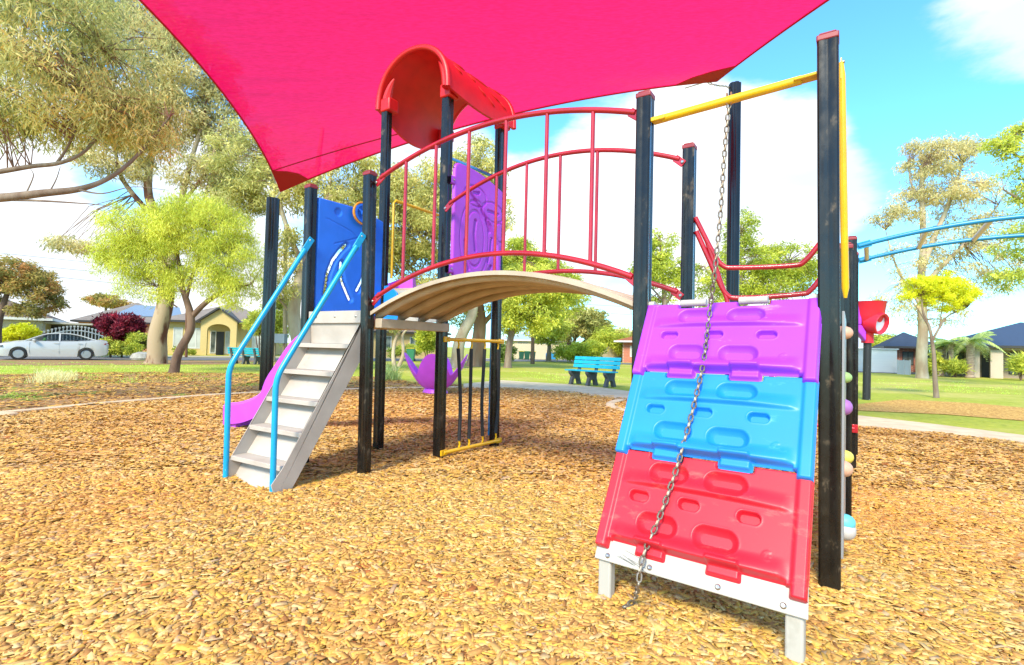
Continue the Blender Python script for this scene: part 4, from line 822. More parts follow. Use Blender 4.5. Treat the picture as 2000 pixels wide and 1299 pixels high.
def brick(name, c, c2):
    m = mat(name, c, .85); t = m.node_tree; b = t.nodes['Principled BSDF']; ge = t.nodes.new('ShaderNodeNewGeometry'); s = t.nodes.new('ShaderNodeSeparateXYZ'); t.links.new(ge.outputs['Position'], s.inputs[0])
    a = t.nodes.new('ShaderNodeMath'); a.operation = 'ADD'; t.links.new(s.outputs['X'], a.inputs[0]); t.links.new(s.outputs['Y'], a.inputs[1]); cb_ = t.nodes.new('ShaderNodeCombineXYZ'); t.links.new(a.outputs[0], cb_.inputs[0]); t.links.new(s.outputs['Z'], cb_.inputs[1])
    br = t.nodes.new('ShaderNodeTexBrick'); t.links.new(cb_.outputs[0], br.inputs[0]); br.inputs['Color1'].default_value = (*c, 1); br.inputs['Color2'].default_value = (*c2, 1); br.inputs['Mortar'].default_value = (.5, .42, .34, 1); br.inputs['Scale'].default_value = 1; br.inputs['Brick Width'].default_value = .24; br.inputs['Row Height'].default_value = .086; br.inputs['Mortar Size'].default_value = .008
    t.links.new(br.outputs[0], b.inputs['Base Color']); return m
class House:
    def __init__(s, name, label, A, B, depth, cat='house', base=-.03):
        A = np.array(A[:2]); B = np.array(B[:2]); s.w = np.linalg.norm(B - A); s.x = (B - A) / s.w; s.y = np.array((-s.x[1], s.x[0])); s.A = A; s.d = depth; s.base = base
        s.r = thing(name, P3((A + B) / 2, base), label, cat); s.X = np.array((*s.x, 0)); s.Yv = np.array((*s.y, 0)); s.ax = np.array([s.X, s.Yv, ZZ])
    def p(s, x, y, z): return np.array((*(s.A + s.x * x + s.y * y), s.base + z))
    def bx(s, mb, x0, x1, y0, y1, z0, z1): mb.box(s.p((x0 + x1) / 2, (y0 + y1) / 2, (z0 + z1) / 2), (x1 - x0, y1 - y0, z1 - z0), s.ax)
    def walls(s, m, z, x0=0, x1=None, y0=0, y1=None, name='wall'):
        mb = MB(); s.bx(mb, x0, s.w if x1 is None else x1, y0, s.d if y1 is None else y1, -.2, z); return mb.build(name, m, s.r)
    def hip(s, m, z, rise, ov=.5, x0=0, x1=None, y0=0, y1=None, gable=False, name='roof', inset=None, fascia=None):
        x1 = s.w if x1 is None else x1; y1 = s.d if y1 is None else y1; x0 -= ov; x1 += ov; y0 -= ov; y1 += ov; mb = MB(); wy = (y1 - y0) / 2; wx = (x1 - x0) / 2
        ins = 0 if gable else min(wy, wx - .01) if inset is None else inset
        v = [s.p(x0, y0, z), s.p(x1, y0, z), s.p(x1, y1, z), s.p(x0, y1, z), s.p(x0 + ins, y0 + wy, z + rise), s.p(x1 - ins, y0 + wy, z + rise)]
        mb.add(v, [(0, 1, 5, 4), (1, 2, 5), (2, 3, 4, 5), (3, 0, 4), (0, 3, 2, 1)]); o = mb.build(name, m, s.r, smooth=False)
        f = MB(); s.bx(f, x0, x1, y0 - .04, y0, z - .16, z + .02); s.bx(f, x0, x1, y1, y1 + .04, z - .16, z + .02); s.bx(f, x0 - .04, x0, y0, y1, z - .16, z + .02); s.bx(f, x1, x1 + .04, y0, y1, z - .16, z + .02); f.build('gutter', fascia or M_drk, o); return o
    def win(s, x0, x1, z0, z1, y=0, frame=None, glass=None, mull=1):
        f = MB(); e = .06; s.bx(f, x0 - e, x1 + e, y - .05, y, z0 - e, z0); s.bx(f, x0 - e, x1 + e, y - .05, y, z1, z1 + e); s.bx(f, x0 - e, x0, y - .05, y, z0, z1); s.bx(f, x1, x1 + e, y - .05, y, z0, z1)
        for k in range(1, mull + 1): c = x0 + (x1 - x0) * k / (mull + 1); s.bx(f, c - .03, c + .03, y - .045, y - .005, z0, z1)
        o = f.build('window', frame or M_frw, s.r); g = MB(); s.bx(g, x0, x1, y - .02, y - .008, z0, z1); g.build('pane', glass or M_win, o); return o
    def door(s, x0, x1, z1, y=0, m=None): g = MB(); s.bx(g, x0, x1, y - .06, y - .005, 0, z1); return g.build('door', m or M_drk, s.r)
# left: low tile roofed house
h = House('tiled_house', 'cream house with brown tiled roof at the far left behind the silver car', D(-420, 690, 30)[:2], D(80, 690, 36.5)[:2], 9)
h.walls(mat('cream_render', (.74, .66, .52), .8, var=.08), 2.5); h.hip(roof_mat('brown_tiles', (.38, .27, .20)), 2.55, 2.3, ov=.6, fascia=M_frw)
wq = h.w; h.win(wq - 6.6, wq - 2.2, .8, 2.2, mull=2, glass=mat('green_reflecting_glass', (.10, .13, .09), .1, col2=(.35, .42, .3), vscale=1.5)); 
cpt = House('carport', 'dark open carport beside the white picket gate', D(82, 690, 37)[:2], D(235, 690, 40.2)[:2], 6, 'carport')
mb = MB(); cpt.bx(mb, -.2, cpt.w + .2, -.3, 6, 2.22, 2.34); mb.build('roof', mat('carport_fascia', (.75, .68, .55), .6), cpt.r)
mb = MB(); cpt.bx(mb, 0, cpt.w, 3.6, 3.7, 0, 2.2); mb.build('dark_back_wall', M_drk, cpt.r)  # near-black colour stands in for the shade inside the carport
for x in (.05, cpt.w - .05): mb = MB(); cpt.bx(mb, x - .06, x + .06, .0, .12, -.1, 2.22); mb.build('support_post', M_frw, cpt.r)
fa, fb_ = D(84, 690, 34.5)[:2], D(205, 690, 36.7)[:2]; fw = House('picket_gate', 'white arched metal picket gates in front of the carport', fa, fb_, 1, 'gate'); nP = 17
mb = MB(); zz_ = lambda k: 1.55 + .42 * math.sin(math.pi * k)
for i in range(nP + 1):
    k = i / nP; x = k * fw.w; fw.bx(mb, x - .03, x + .03, -.03, .03, -.1, zz_(k)); fw.bx(mb, x - .06, x + .06, -.05, .05, zz_(k), zz_(k) + .12)
pk = mb.build('pickets', M_frw, fw.r); mb = MB(); mb.tube([fw.p(k * fw.w, 0, zz_(k) - .22) for k in np.linspace(0, 1, 14)], .045, 6); mb.tube([fw.p(k * fw.w, 0, .9) for k in np.linspace(0, 1, 4)], .04, 6); mb.tube([fw.p(k * fw.w, 0, .25) for k in np.linspace(0, 1, 4)], .04, 6); mb.build('rail', M_frw, fw.r)
# orange brick part with solar roof
h = House('solar_house', 'low house with orange wall and pale roof with solar panels behind the red shrub', D(150, 690, 50)[:2], D(345, 690, 54)[:2], 9)
h.walls(brick('orange_brick', (.62, .20, .07), (.5, .14, .05)), 2.9); ro = h.hip(roof_mat('grey_tiles', (.50, .42, .36)), 2.95, 2.3, ov=.5)
mb = MB(); a_, b_, c_, d_ = h.p(2.6, .9, 3.62), h.p(8.5, .9, 3.62), h.p(8.0, 3.6, 4.85), h.p(4.0, 3.6, 4.85); mb.prism([a_, b_, c_, d_], (0, 0, .06)); mb.build('solar_panel', mat('solar_blue', (.2, .29, .40), .15), ro)  # blue made paler to paint in the panel's reflection
# yellow house
h = House('yellow_house', 'yellow rendered house with arched gable porch and grey tiled roof', D(318, 690, 45)[:2], D(524, 690, 47.5)[:2], 10)
My = mat('yellow_render', (.74, .56, .22), .8, var=.06); yt_ = roof_mat('taupe_tiles', (.52, .43, .36)); h.walls(My, 2.95); h.hip(yt_, 3.0, 2.0, ov=.55)
h.win(5.9 - 4.0, 3.1, .6, 2.3, glass=M_curt, mull=1); h.win(.8, 1.4, .6, 2.3, glass=M_curt, mull=0); h.win(7.1, 7.9, .5, 2.35, glass=M_curt, mull=1); h.win(8.3, 8.7, .5, 2.35, glass=M_curt, mull=0)
px0, px1 = 3.25, 6.05; pc = (px0 + px1) / 2
mb = MB(); n = 14; out_ = [h.p(px0, -1.6, 0), h.p(px0, -1.6, 3.0), h.p(pc, -1.6, 4.05), h.p(px1, -1.6, 3.0), h.p(px1, -1.6, 0), h.p(px1 - .5, -1.6, 0), h.p(px1 - .5, -1.6, 2.2)] + [h.p(pc + .9 * math.cos(q), -1.6, 2.2 + .55 * math.sin(q)) for q in np.linspace(0, math.pi, n)] + [h.p(px0 + .5, -1.6, 2.2), h.p(px0 + .5, -1.6, 0)]
mb.prism(out_, h.Yv * .35); po = mb.build('porch', My, h.r, smooth=False)
mb = MB(); mb.bar(h.p(px0 - .35, -1.75, 2.87), h.p(pc, -1.75, 4.18), .35, .14); mb.bar(h.p(px1 + .35, -1.75, 2.87), h.p(pc, -1.75, 4.18), .35, .14); mb.build('bargeboard', M_drk, po)
mb = MB(); v = [h.p(px0 - .3, -1.5, 2.95), h.p(pc, -1.5, 4.15), h.p(px1 + .3, -1.5, 2.95), h.p(px0 - .3, 2, 2.95), h.p(pc, 4, 4.15), h.p(px1 + .3, 2, 2.95)]; mb.add(v, [(0, 1, 4, 3), (1, 2, 5, 4)]); mb.build('porch_roof', yt_, po, smooth=False)
h.door(pc - .5, pc + .1, 2.1); h.win(pc + .25, pc + .6, .2, 2.1, glass=M_curt, mull=0); h.win(pc - .95, pc - .6, .2, 2.1, mull=0)
# house seen under the deck
h = House('brown_roof_house', 'yellow house with brown roof glimpsed below the bridge platform', D(690, 690, 50)[:2], D(868, 690, 54)[:2], 9); h.walls(mat('yellow_brick', (.66, .48, .2), .8, var=.15), 2.6); h.hip(roof_mat('brown_tiles2', (.42, .31, .24)), 2.65, 2.1); h.win(2.2, 3.6, .9, 2.1); h.win(5.6, 6.6, .9, 2.1)
h = House('blue_roof_cottage', 'pale yellow house with light blue-grey roof behind a cream fence', D(985, 690, 74)[:2], D(1105, 690, 72)[:2], 8); h.walls(mat('pale_render', (.72, .60, .36), .8), 2.5); h.hip(mat('blue_grey_metal', (.42, .50, .60), .5), 2.5, 1.7, fascia=M_frw); h.win(2, 3.4, .9, 2.1); h.win(5.4, 6.6, .9, 2.1)
def fence(name, label, A, B, z, m, th=.06, posts=0):
    f = House(name, label, A, B, th, 'fence'); f.walls(m, z, name='fence_panel')
    n = max(2, int(f.w / 2.4))
    for i in range(n + 1): mb = MB(); f.bx(mb, i * f.w / n - .04, i * f.w / n + .04, -.05, -.0, 0, z + .04); mb.build('fence_post', m, f.r)
    return f
Mf = mat('cream_steel', (.66, .54, .36), .6, var=.06)
fence('steel_fence', 'long cream fence behind the green wheelie bins', D(1004, 690, 66)[:2], D(1078, 690, 64)[:2], 1.9, Mf)
fence('steel_fence', 'cream fence panel joining the brick house on its left', D(1172, 690, 58)[:2], D(1222, 690, 60)[:2], 1.75, Mf)
h = House('brick_house', 'orange brick house with tiled hip roof just left of the climbing wall', D(1216, 690, 57)[:2], D(1400, 690, 50)[:2], 9); h.walls(brick('red_brick', (.52, .14, .06), (.40, .10, .05)), 2.35); h.hip(roof_mat('orange_tiles', (.62, .22, .10)), 2.4, 1.9, ov=.7, fascia=M_frw); h.win(1.0, 2.4, .7, 1.8, glass=M_curt, mull=0)
# right side
h = House('white_garage', 'white garage with wide door behind the ball funnel', D(1693, 690, 44)[:2], D(1752, 690, 43.3)[:2], 6, 'garage'); h.walls(mat('white_metal_wall', (.98, .96, .9), .6, var=.04), 1.95)
mb = MB(); h.bx(mb, .25, h.w - .3, -.04, 0, 0, 1.6); mb.build('roller_door', mat('roller_door', (.99, .97, .92), .5, var=.05, stretch=(.1, .1, 12), vscale=3), h.r)
mb = MB(); h.bx(mb, -.1, h.w + .1, -.12, 6, 1.95, 2.05); mb.build('roof', M_frw, h.r)
h = House('grey_roof_house', 'pale house with grey ribbed roof partly hidden by the far black post', D(1600, 690, 58)[:2], D(1692, 690, 56)[:2], 9); h.walls(mat('tan_render', (.62, .48, .3), .8), 2.3); h.hip(mat('ribbed_grey', (.50, .52, .56), .5, var=.1), 2.3, 3.0, ov=.5, fascia=M_frw)
h = House('small_brick_house', 'red brick house with dark blue roof between the garage and the gum trunk', D(1748, 690, 47)[:2], D(1815, 690, 45.8)[:2], 8); h.walls(brick('deep_brick', (.48, .12, .05), (.36, .09, .04)), 2.3); Mbr = roof_mat('navy_roof', (.09, .13, .20)); h.hip(Mbr, 2.3, 1.5, ov=.9); h.win(.6, 1.3, .7, 1.8, frame=M_drk); h.win(2.0, 2.6, .7, 1.8, frame=M_frw)
fence('low_fence', 'pale grey picket fence beside the white garage', D(1754, 690, 40)[:2], D(1778, 690, 39)[:2], 1.1, mat('grey_paint', (.55, .58, .62), .6))
h = House('pillared_house', 'large beige house with dark blue roof and pillared verandah at the right edge', D(1836, 690, 38.2)[:2], D(2260, 690, 32)[:2], 12)
Mb = mat('beige_render', (.56, .44, .32), .8, var=.06); h.walls(Mb, 2.25, y0=1.6); h.hip(mat('dark_blue_metal', (.05, .075, .13), .5, var=.1), 2.3, 2.0, ov=.55, fascia=M_drk)
mb = MB(); h.bx(mb, 0, h.w, -.1, .2, 2.0, 2.22); mb.build('verandah_beam', Mb, h.r)
for px in (1838, 1901, 1946, 2060, 2120):
    q = D(px, 700, 37)[:2]; x = (PV(px, 700, h.A, h.A + h.x * h.w)[:2] - h.A) @ h.x
    mb = MB(); h.bx(mb, x - .33, x + .33, -.2, .35, -.1, 2.0); mb.build('pillar', mat('pillar_render', (.66, .55, .43), .8), h.r)
xw = lambda px: (PV(px, 700, h.p(0, 1.6, 0), h.p(h.w, 1.6, 0))[:2] - h.A) @ h.x
h.win(xw(1852), xw(1881), .35, 1.75, y=1.6, frame=M_drk, mull=1); h.door(xw(1917), xw(1932), 1.8, y=1.6); h.win(xw(1972), xw(2025), .35, 1.8, y=1.6, frame=M_drk, mull=1)
# ---------------------------------------------------------------- poles, bins, letterbox
def upole(px, y0, Zd, ytop, r, m, label, arm=True):
    g = D(px, 690, Zd); g[2] = -.1; t = D(px + 1, ytop, Zd); mb = MB(); mb.tube([g, t], [r, r * .75], 10)
    if arm: mb.bar(t - ZZ * .4 - (.9, 0, 0), t - ZZ * .4 + (.9, 0, 0), .1, .12)
    return tag(mb.build('utility_pole', m), label, 'utility pole', 'street utility poles')
Mtim = mat('weathered_timber', (.45, .34, .18), .85, var=.3, vscale=5, stretch=(1, 1, .2))
upole(557, 700, 36, 440, .16, Mtim, 'timber utility pole right of the fluted shade pole', False); upole(364, 700, 38, 570, .10, mat('brown_timber', (.22, .10, .05), .85), 'short brown pole in front of the yellow house', False)
def wire(a, b, sag, label):
    P = [lerp(a, b, k) - ZZ * sag * (1 - (2 * k - 1) ** 2) for k in np.linspace(0, 1, 16)]; mb = MB(); mb.tube(P, .018, 4); tag(mb.build('power_line', mat('wire', (.25, .25, .27), .5)), label, 'power line', 'overhead street wires')
for i, (y0, y1) in enumerate(((478, 600), (496, 615), (512, 640))): wire(D(-150, y0, 42), D(1240, y1, 66), .5, ('highest of the three overhead street wires', 'middle one of the three overhead street wires', 'lowest of the three overhead street wires')[i])
def wbin(loc, rz, label, body, lid, group, s=1.):
    r = thing('wheelie_bin', (0, 0, 0), label, 'bin', group)
    mb = MB(); mb.add([(-.22, -.25, .06), (.22, -.25, .06), (.22, .25, .06), (-.22, .25, .06), (-.29, -.33, .92), (.29, -.33, .92), (.29, .33, .92), (-.29, .33, .92)], [(0, 3, 2, 1), (4, 5, 6, 7), (0, 1, 5, 4), (1, 2, 6, 5), (2, 3, 7, 6), (3, 0, 4, 7)]); mb.build('body', body, r, bevel=.02, local=True)
    mb = MB(); mb.box((0, 0, .96), (.62, .72, .06)); mb.box((0, .38, .93), (.5, .06, .05)); mb.build('lid', lid, r, bevel=.015, local=True)
    for x in (-.24, .24): mb = MB(); mb.lathe([(.1, -.03), (.1, .03)], (x, .28, .1), 12, (np.array((0, 1, 0)), ZZ, np.array((1, 0, 0)))); mb.build('wheel', M_rub, r, local=True)
    r.location = loc; r.rotation_euler = (0, 0, rz); r.scale = (s, s, s); return r
Mg = mat('bin_green', (.02, .12, .07), .5); Mly = mat('lid_yellow', (.75, .6, .04), .5); Mlg = mat('lid_green', (.03, .3, .12), .5)
for i, px in enumerate((1018.5, 1029.5, 1040.5)):
    g = D(px, 690, 58 - i * .3); g[2] = -.03; wbin(g, .1, ('dark green wheelie bin with yellow lid, left of the three by the fence', 'dark green wheelie bin with yellow lid, middle of the three by the fence', 'dark green wheelie bin with yellow lid, right of the three by the fence')[i], Mg, (Mly, Mlg, Mly)[i], 'wheelie bins on the far kerb')
g = D(803, 690, 42); g[2] = -.03; wbin(g, 0, 'green bin with yellow lid beyond the purple spinner seat', mat('bin_mid_green', (.05, .3, .16), .5), Mly, 'wheelie bins on the far kerb', 1.1)
g = D(1078, 690, 60); g[2] = 0; mb = MB(); mb.bx(g[0] - .7, g[0] + .5, g[1] - .3, g[1] + .4, .05, .75); mb.bx(g[0] - .6, g[0] + .4, g[1] - .25, g[1] + .35, .752, .82); tag(mb.build('blue_crate', mat('crate_blue', (.02, .3, .6), .6), bevel=.03), 'bright blue crate under the small round tree', 'crate')
g = D(545, 690, 34); mb = MB(); r = thing('meter_box', (g[0], g[1], -.03), 'grey metal box on timber legs beside the utility pole', 'box'); mb.box((g[0], g[1], 1.5), (.85, .5, .62)); mb.build('cabinet', mat('blue_grey_box', (.26, .32, .36), .5), r, bevel=.01)
for x in (-.3, .3): mb = MB(); mb.box((g[0] + x, g[1], .58), (.1, .1, 1.22)); mb.build('leg', Mtim, r)
g = D(1163, 690, 52); mb = MB(); r = thing('letterbox', (g[0], g[1], -.03), 'small white letterbox on a stand behind the turquoise bench', 'letterbox'); mb.box((g[0], g[1], 1.05), (.42, .3, .26)); mb.build('box', M_frw, r, bevel=.02); mb = MB(); mb.box((g[0], g[1], .45), (.08, .08, .95)); mb.build('stand', M_frw, r)
# ---------------------------------------------------------------- silver car with its driver
car = thing('parked_car', (0, 0, 0), 'silver sedan seen from its left side on the road at the far left', 'car')
Mc = mat('silver_paint', (.62, .62, .60), .3, .1, coat=.6); Mgl = bpy.data.materials.new('car_glass'); Mgl.use_nodes = True
t = Mgl.node_tree; t.nodes['Principled BSDF'].inputs['Base Color'].default_value = (.02, .03, .03, 1); t.nodes['Principled BSDF'].inputs['Roughness'].default_value = .04; t.nodes['Principled BSDF'].inputs['Alpha'].default_value = .3
Mty = mat('tyre_rubber', (.018, .018, .018), .8); Mrim = mat('alloy', (.55, .56, .57), .3, .7)
# local frame: x forward(front at -x), y away from viewer, z up. stations: x, z_low, z_belt, halfwidth
st_ = [(-2.30, .42, .62, .60), (-2.22, .26, .74, .74), (-2.0, .20, .84, .83), (-1.5, .19, .95, .875), (-.95, .18, 1.0, .885), (-.4, .18, 1.0, .89), (.3, .18, 1.01, .89), (1.0, .18, 1.03, .885), (1.5, .19, 1.06, .875), (1.95, .22, 1.09, .84), (2.22, .30, 1.05, .76), (2.30, .42, .92, .66)]
mb = MB(); vs = []; n = 12
def arch(x):
    for c in (-1.36, 1.34):
        if abs(x - c) < .37: return math.sqrt(.37 ** 2 - (x - c) ** 2) + .31
    return 0
xs = np.unique(np.concatenate([np.array([s[0] for s in st_]), np.linspace(-1.74, -.98, 13), np.linspace(.96, 1.72, 13), np.linspace(-.9, .9, 5)])); A_ = np.array(st_)
for x in xs:
    zl = np.interp(x, A_[:, 0], A_[:, 1]); zb = np.interp(x, A_[:, 0], A_[:, 2]); hw = np.interp(x, A_[:, 0], A_[:, 3]); zl2 = max(zl, arch(x)); 
    sec = [(0, zl), (hw * .72, zl), (hw * .72, zl2), (hw * .975, zl2), (hw, max(zl2 + .02, zl + (zb - zl) * .45)), (hw * .985, max(zl2 + .04, zl + (zb - zl) * .78)), (hw * .93, zb - .01), (hw * .80, zb + .01), (0, zb + .05)]
    vs += [(x, -a, z) for a, z in sec] + [(x, a, z) for a, z in sec[::-1][1:-1]]
n = 16; fs = [(i * n + k, i * n + (k + 1) % n, (i + 1) * n + (k + 1) % n, (i + 1) * n + k) for i in range(len(xs) - 1) for k in range(n)] + [tuple(range(n)), tuple((len(xs) - 1) * n + k for k in range(n))[::-1]]
mb.add(vs, fs); body = mb.build('body', Mc, car, local=True, angle=35)
rp = [(-1.05, 1.0, .80), (-.45, 1.34, .62), (.0, 1.455, .58), (.55, 1.46, .58), (1.05, 1.36, .60), (1.75, 1.10, .74)]       # roof line x,z,hw
mb = MB(); vs = []; R_ = rp[1:5]; P_, w_ = crom([np.array((a, 0, b)) for a, b, c in R_], [c for a, b, c in R_], 4)
for p, w in zip(P_, w_):
    for l_ in (0, -.03):
        for k in (-1, -.6, 0, .6, 1): vs.append((p[0], k * w, p[2] - .035 * k * k + l_))
fs = []
for i in range(len(P_) - 1):
    for k in range(4): fs.append((i * 10 + k, i * 10 + k + 1, i * 10 + 11 + k, i * 10 + 10 + k)); fs.append((i * 10 + 5 + k, i * 10 + 15 + k, i * 10 + 16 + k, i * 10 + 6 + k))
mb.add(vs, fs); mb.build('roof', Mc, car, local=True)
mb = MB()
for sy in (-1, 1):
    mb.tube([(-1.15, sy * .78, .99), (-.45, sy * .63, 1.33), (.0, sy * .60, 1.42), (.55, sy * .60, 1.425), (1.05, sy * .62, 1.33), (1.80, sy * .74, 1.07)], .032, 6, smooth=4); mb.bar((.22, sy * .82, 1.0), (.22, sy * .60, 1.42), .06, .05)
mb.build('pillars', Mc, car, local=True)
gl = MB()
for sy in (-1, 1):
    gl.prism([(-1.0, sy * .79, 1.0), (.20, sy * .81, 1.0), (.20, sy * .61, 1.41), (-.02, sy * .61, 1.41), (-.43, sy * .64, 1.32)], (0, .004, 0)); gl.prism([(.25, sy * .81, 1.0), (1.55, sy * .77, 1.05), (1.05, sy * .63, 1.31), (.55, sy * .61, 1.41), (.25, sy * .61, 1.41)], (0, .004, 0))
gl.build('side_windows', Mgl, car, local=True, smooth=False)
gl = MB(); gl.prism([(-1.08, -.74, 1.01), (-1.08, .74, 1.01), (-.46, .60, 1.33), (-.46, -.60, 1.33)], (0, 0, .006)); gl.build('windscreen', Mgl, car, local=True); gl = MB(); gl.prism([(1.74, -.66, 1.11), (1.06, -.58, 1.35), (1.06, .58, 1.35), (1.74, .66, 1.11)], (0, 0, .006)); gl.build('rear_window', Mgl, car, local=True)
for x in (-1.36, 1.34):
    for sy in (-1, 1):
        w = MB(); c = (x, sy * .80, .315); ax = (np.array((1., 0, 0)), ZZ, np.array((0, float(sy), 0))); w.lathe([(.2, -.1), (.30, -.1), (.315, -.07), (.315, .07), (.30, .09), (.225, .09), (.215, .0)], c, 24, ax); wo = w.build('wheel', Mty, car, local=True)
        w = MB(); w.lathe([(.215, .07), (.20, .075), (.19, .03)], c, 24, ax)
        dk = MB(); dk.lathe([(.185, .033), (.185, .036)], c, 20, ax); dk.build('dark_disc', M_drk, wo, local=True)  # near-black disc behind the spokes, covering the pale rim cap
        for k in range(8):
            q = k * math.pi / 4; d_ = ax[0] * math.cos(q) + ax[1] * math.sin(q); w.bar(np.array(c) + ax[2] * .065 + d_ * .03, np.array(c) + ax[2] * .065 + d_ * .205, .05, .02, side=ax[2])
        w.lathe([(.055, .05), (.05, .085)], c, 12, ax); w.build('rim', Mrim, wo, local=True)
for x, a_, b_ in ((0, -.02, 0),): pass
m_ = MB(); m_.prism([(2.12, -.82, .93), (2.29, -.66, .97), (2.31, -.60, .84), (2.10, -.845, .86)], (0, .03, 0)); m_.prism([(2.12, .80, .93), (2.29, .64, .97), (2.31, .60, .84), (2.10, .825, .86)], (0, .03, 0)); m_.build('tail_light', mat('tail_red', (.6, .01, .02), .2), car, local=True)
for sy in (-1, 1): m_ = MB(); m_.box((-2.12, sy * .77, .70), (.34, .10, .10), (np.array((.94, -.33 * sy * -1, .12)), np.array((.33 * -sy, .94, 0)), ZZ)); m_.build('headlight', mat('lamp_glass', (.2, .22, .24), .1), car, local=True, bevel=.02)
for sy in (-1, 1): m_ = MB(); m_.box((-.78, sy * .96, 1.04), (.12, .2, .13)); m_.build('mirror', Mc, car, local=True, bevel=.03)
m_ = MB()
for x in (-.02, .95): m_.box((x + .1, -.897, .90), (.18, .02, .03))
m_.build('door_handle', Mc, car, local=True)
m_ = MB()
for x in (-.95, .22, 1.22): m_.bar((x, -.893, .35), (x + (.0 if x < 1 else .1), -.868, .96), .004, .014)
m_.build('door_gap', M_drk, car, local=True)
m_ = MB(); m_.box((.02, -.35, .78), (.16, .44, .5)); m_.box((.02, .35, .78), (.16, .44, .5)); m_.box((.9, 0, .86), (.16, 1.1, .5)); m_.build('seats', M_drk, car, local=True, bevel=.05)
car.location = D(106, 690, 28.6); car.location.z = -.02; cscale = 1.02; car.scale = (cscale,) * 3
cdir = math.atan2(.64, .77); car.rotation_euler = (0, 0, cdir)
# the driver: one continuous skinned body
def skin_person():
    me = bpy.data.meshes.new('person'); V = [(0, 0, 0), (0, 0, .18), (0, 0, .36), (0, 0, .46), (-.02, 0, .52), (-.035, 0, .60), (-.03, 0, .67), (0, -.17, .40), (-.16, -.24, .20), (-.38, -.16, .24), (-.46, -.13, .27), (0, .17, .40), (-.16, .24, .20), (-.38, .16, .24), (-.46, .13, .27), (-.2, -.1, -.02), (-.45, -.1, .02), (-.2, .1, -.02), (-.45, .1, .02)]
    E_ = [(0, 1), (1, 2), (2, 3), (3, 4), (4, 5), (5, 6), (2, 7), (7, 8), (8, 9), (9, 10), (2, 11), (11, 12), (12, 13), (13, 14), (0, 15), (15, 16), (0, 17), (17, 18)]
    Rr_ = [.15, .14, .15, .06, .075, .095, .075, .06, .048, .036, .035, .06, .048, .036, .035, .09, .07, .09, .07]
    me.from_pydata(V, E_, []); o = bpy.data.objects.new('person', me); COL.objects.link(o)
    sk = o.modifiers.new('skin', 'SKIN'); 
    lay = me.skin_vertices[0] if me.skin_vertices else None
    if lay is None:
        bpy.context.view_layer.objects.active = o; bpy.ops.mesh.customdata_skin_add(); lay = me.skin_vertices[0]
    for i, r in enumerate(Rr_): lay.data[i].radius = (r, r * (.75 if i < 3 else 1))
    lay.data[0].use_root = True; o.modifiers.new('sub', 'SUBSURF').render_levels = 1
    return o
dr = skin_person(); dr.data.materials.append(mat('hi_vis_green', (.25, .75, .06), .7)); cr_, sr_ = math.cos(cdir), math.sin(cdir)
lx, ly = -.40, .10; dr.location = (car.location.x + (cr_ * lx - sr_ * ly) * cscale, car.location.y + (sr_ * lx + cr_ * ly) * cscale, .70); dr.rotation_euler = (0, 0, cdir)
tag(dr, 'driver in a bright green top sitting inside the silver car', 'person')
hd = MB(); hd.lathe([(.02, -.13), (.07, -.11), (.095, -.04), (.105, .03), (.085, .10), (.04, .135), (.005, .14)], (-.03, 0, .60), 14); hr_ = hd.build('hair', mat('dark_hair', (.03, .02, .015), .8), dr, local=True)
fc_ = MB(); fc_.lathe([(.02, -.11), (.06, -.08), (.08, -.02), (.08, .04), (.05, .08), (.01, .09)], (-.06, 0, .58), 12); fc_.box((-.147, 0, .575), (.03, .02, .03)); fc_.build('face', mat('skin', (.35, .2, .13), .6), dr, local=True)
# ---------------------------------------------------------------- trees
def lm(name, *c, tr=.4): return leafmat(name, [tuple(min(.9, q * 1.62) for q in k) for k in c], tr)
LF_gum = lm('gum_leaves', (.10, .12, .04), (.30, .32, .11), (.54, .52, .20), (.60, .36, .11)); LF_olive = lm('olive_leaves', (.13, .14, .035), (.33, .31, .085), (.56, .49, .18)); LF_lime = lm('lime_leaves', (.20, .24, .025), (.40, .42, .05), (.56, .54, .08))
LF_green = lm('green_leaves', (.14, .18, .025), (.33, .36, .05), (.54, .52, .08)); LF_yel = lm('yellow_leaves', (.42, .42, .02), (.72, .66, .02), (.90, .78, .04)); LF_pale = lm('pale_gum_leaves', (.22, .21, .09), (.40, .35, .15), (.56, .45, .22)); LF_red = lm('dark_red_leaves', (.05, .006, .012), (.15, .015, .03), (.34, .03, .05)); LF_rus = lm('rusty_leaves', (.12, .12, .03), (.30, .24, .06), (.42, .20, .07)); LF_palm = lm('palm_leaves', (.16, .26, .08), (.36, .44, .14), (.5, .54, .25)); LF_dark = lm('dark_leaves', (.05, .09, .02), (.12, .18, .04), (.22, .28, .06))
BK_gum = mat('gum_bark', (.52, .42, .30), .85, col2=(.28, .19, .12), vscale=3, stretch=(1, 1, .35), bump=.6, bscale=8); BK_br = mat('brown_bark', (.26, .16, .10), .9, col2=(.14, .08, .05), vscale=4, stretch=(1, 1, .3), bump=.7, bscale=10); BK_pale = mat('pale_bark', (.66, .55, .38), .8, col2=(.46, .32, .2), vscale=2.5, stretch=(1, 1, .35), bump=.3, bscale=8); BK_gr = mat('grey_brown_bark', (.34, .26, .19), .9, col2=(.2, .13, .09), vscale=5, stretch=(1, 1, .3), bump=.5, bscale=12); BK_split = mat('peeling_bark', (.50, .36, .22), .9, col2=(.17, .06, .03), vscale=1.6, stretch=(1, 1, .4), bump=.8, bscale=8, lo=.42, hi=.52)
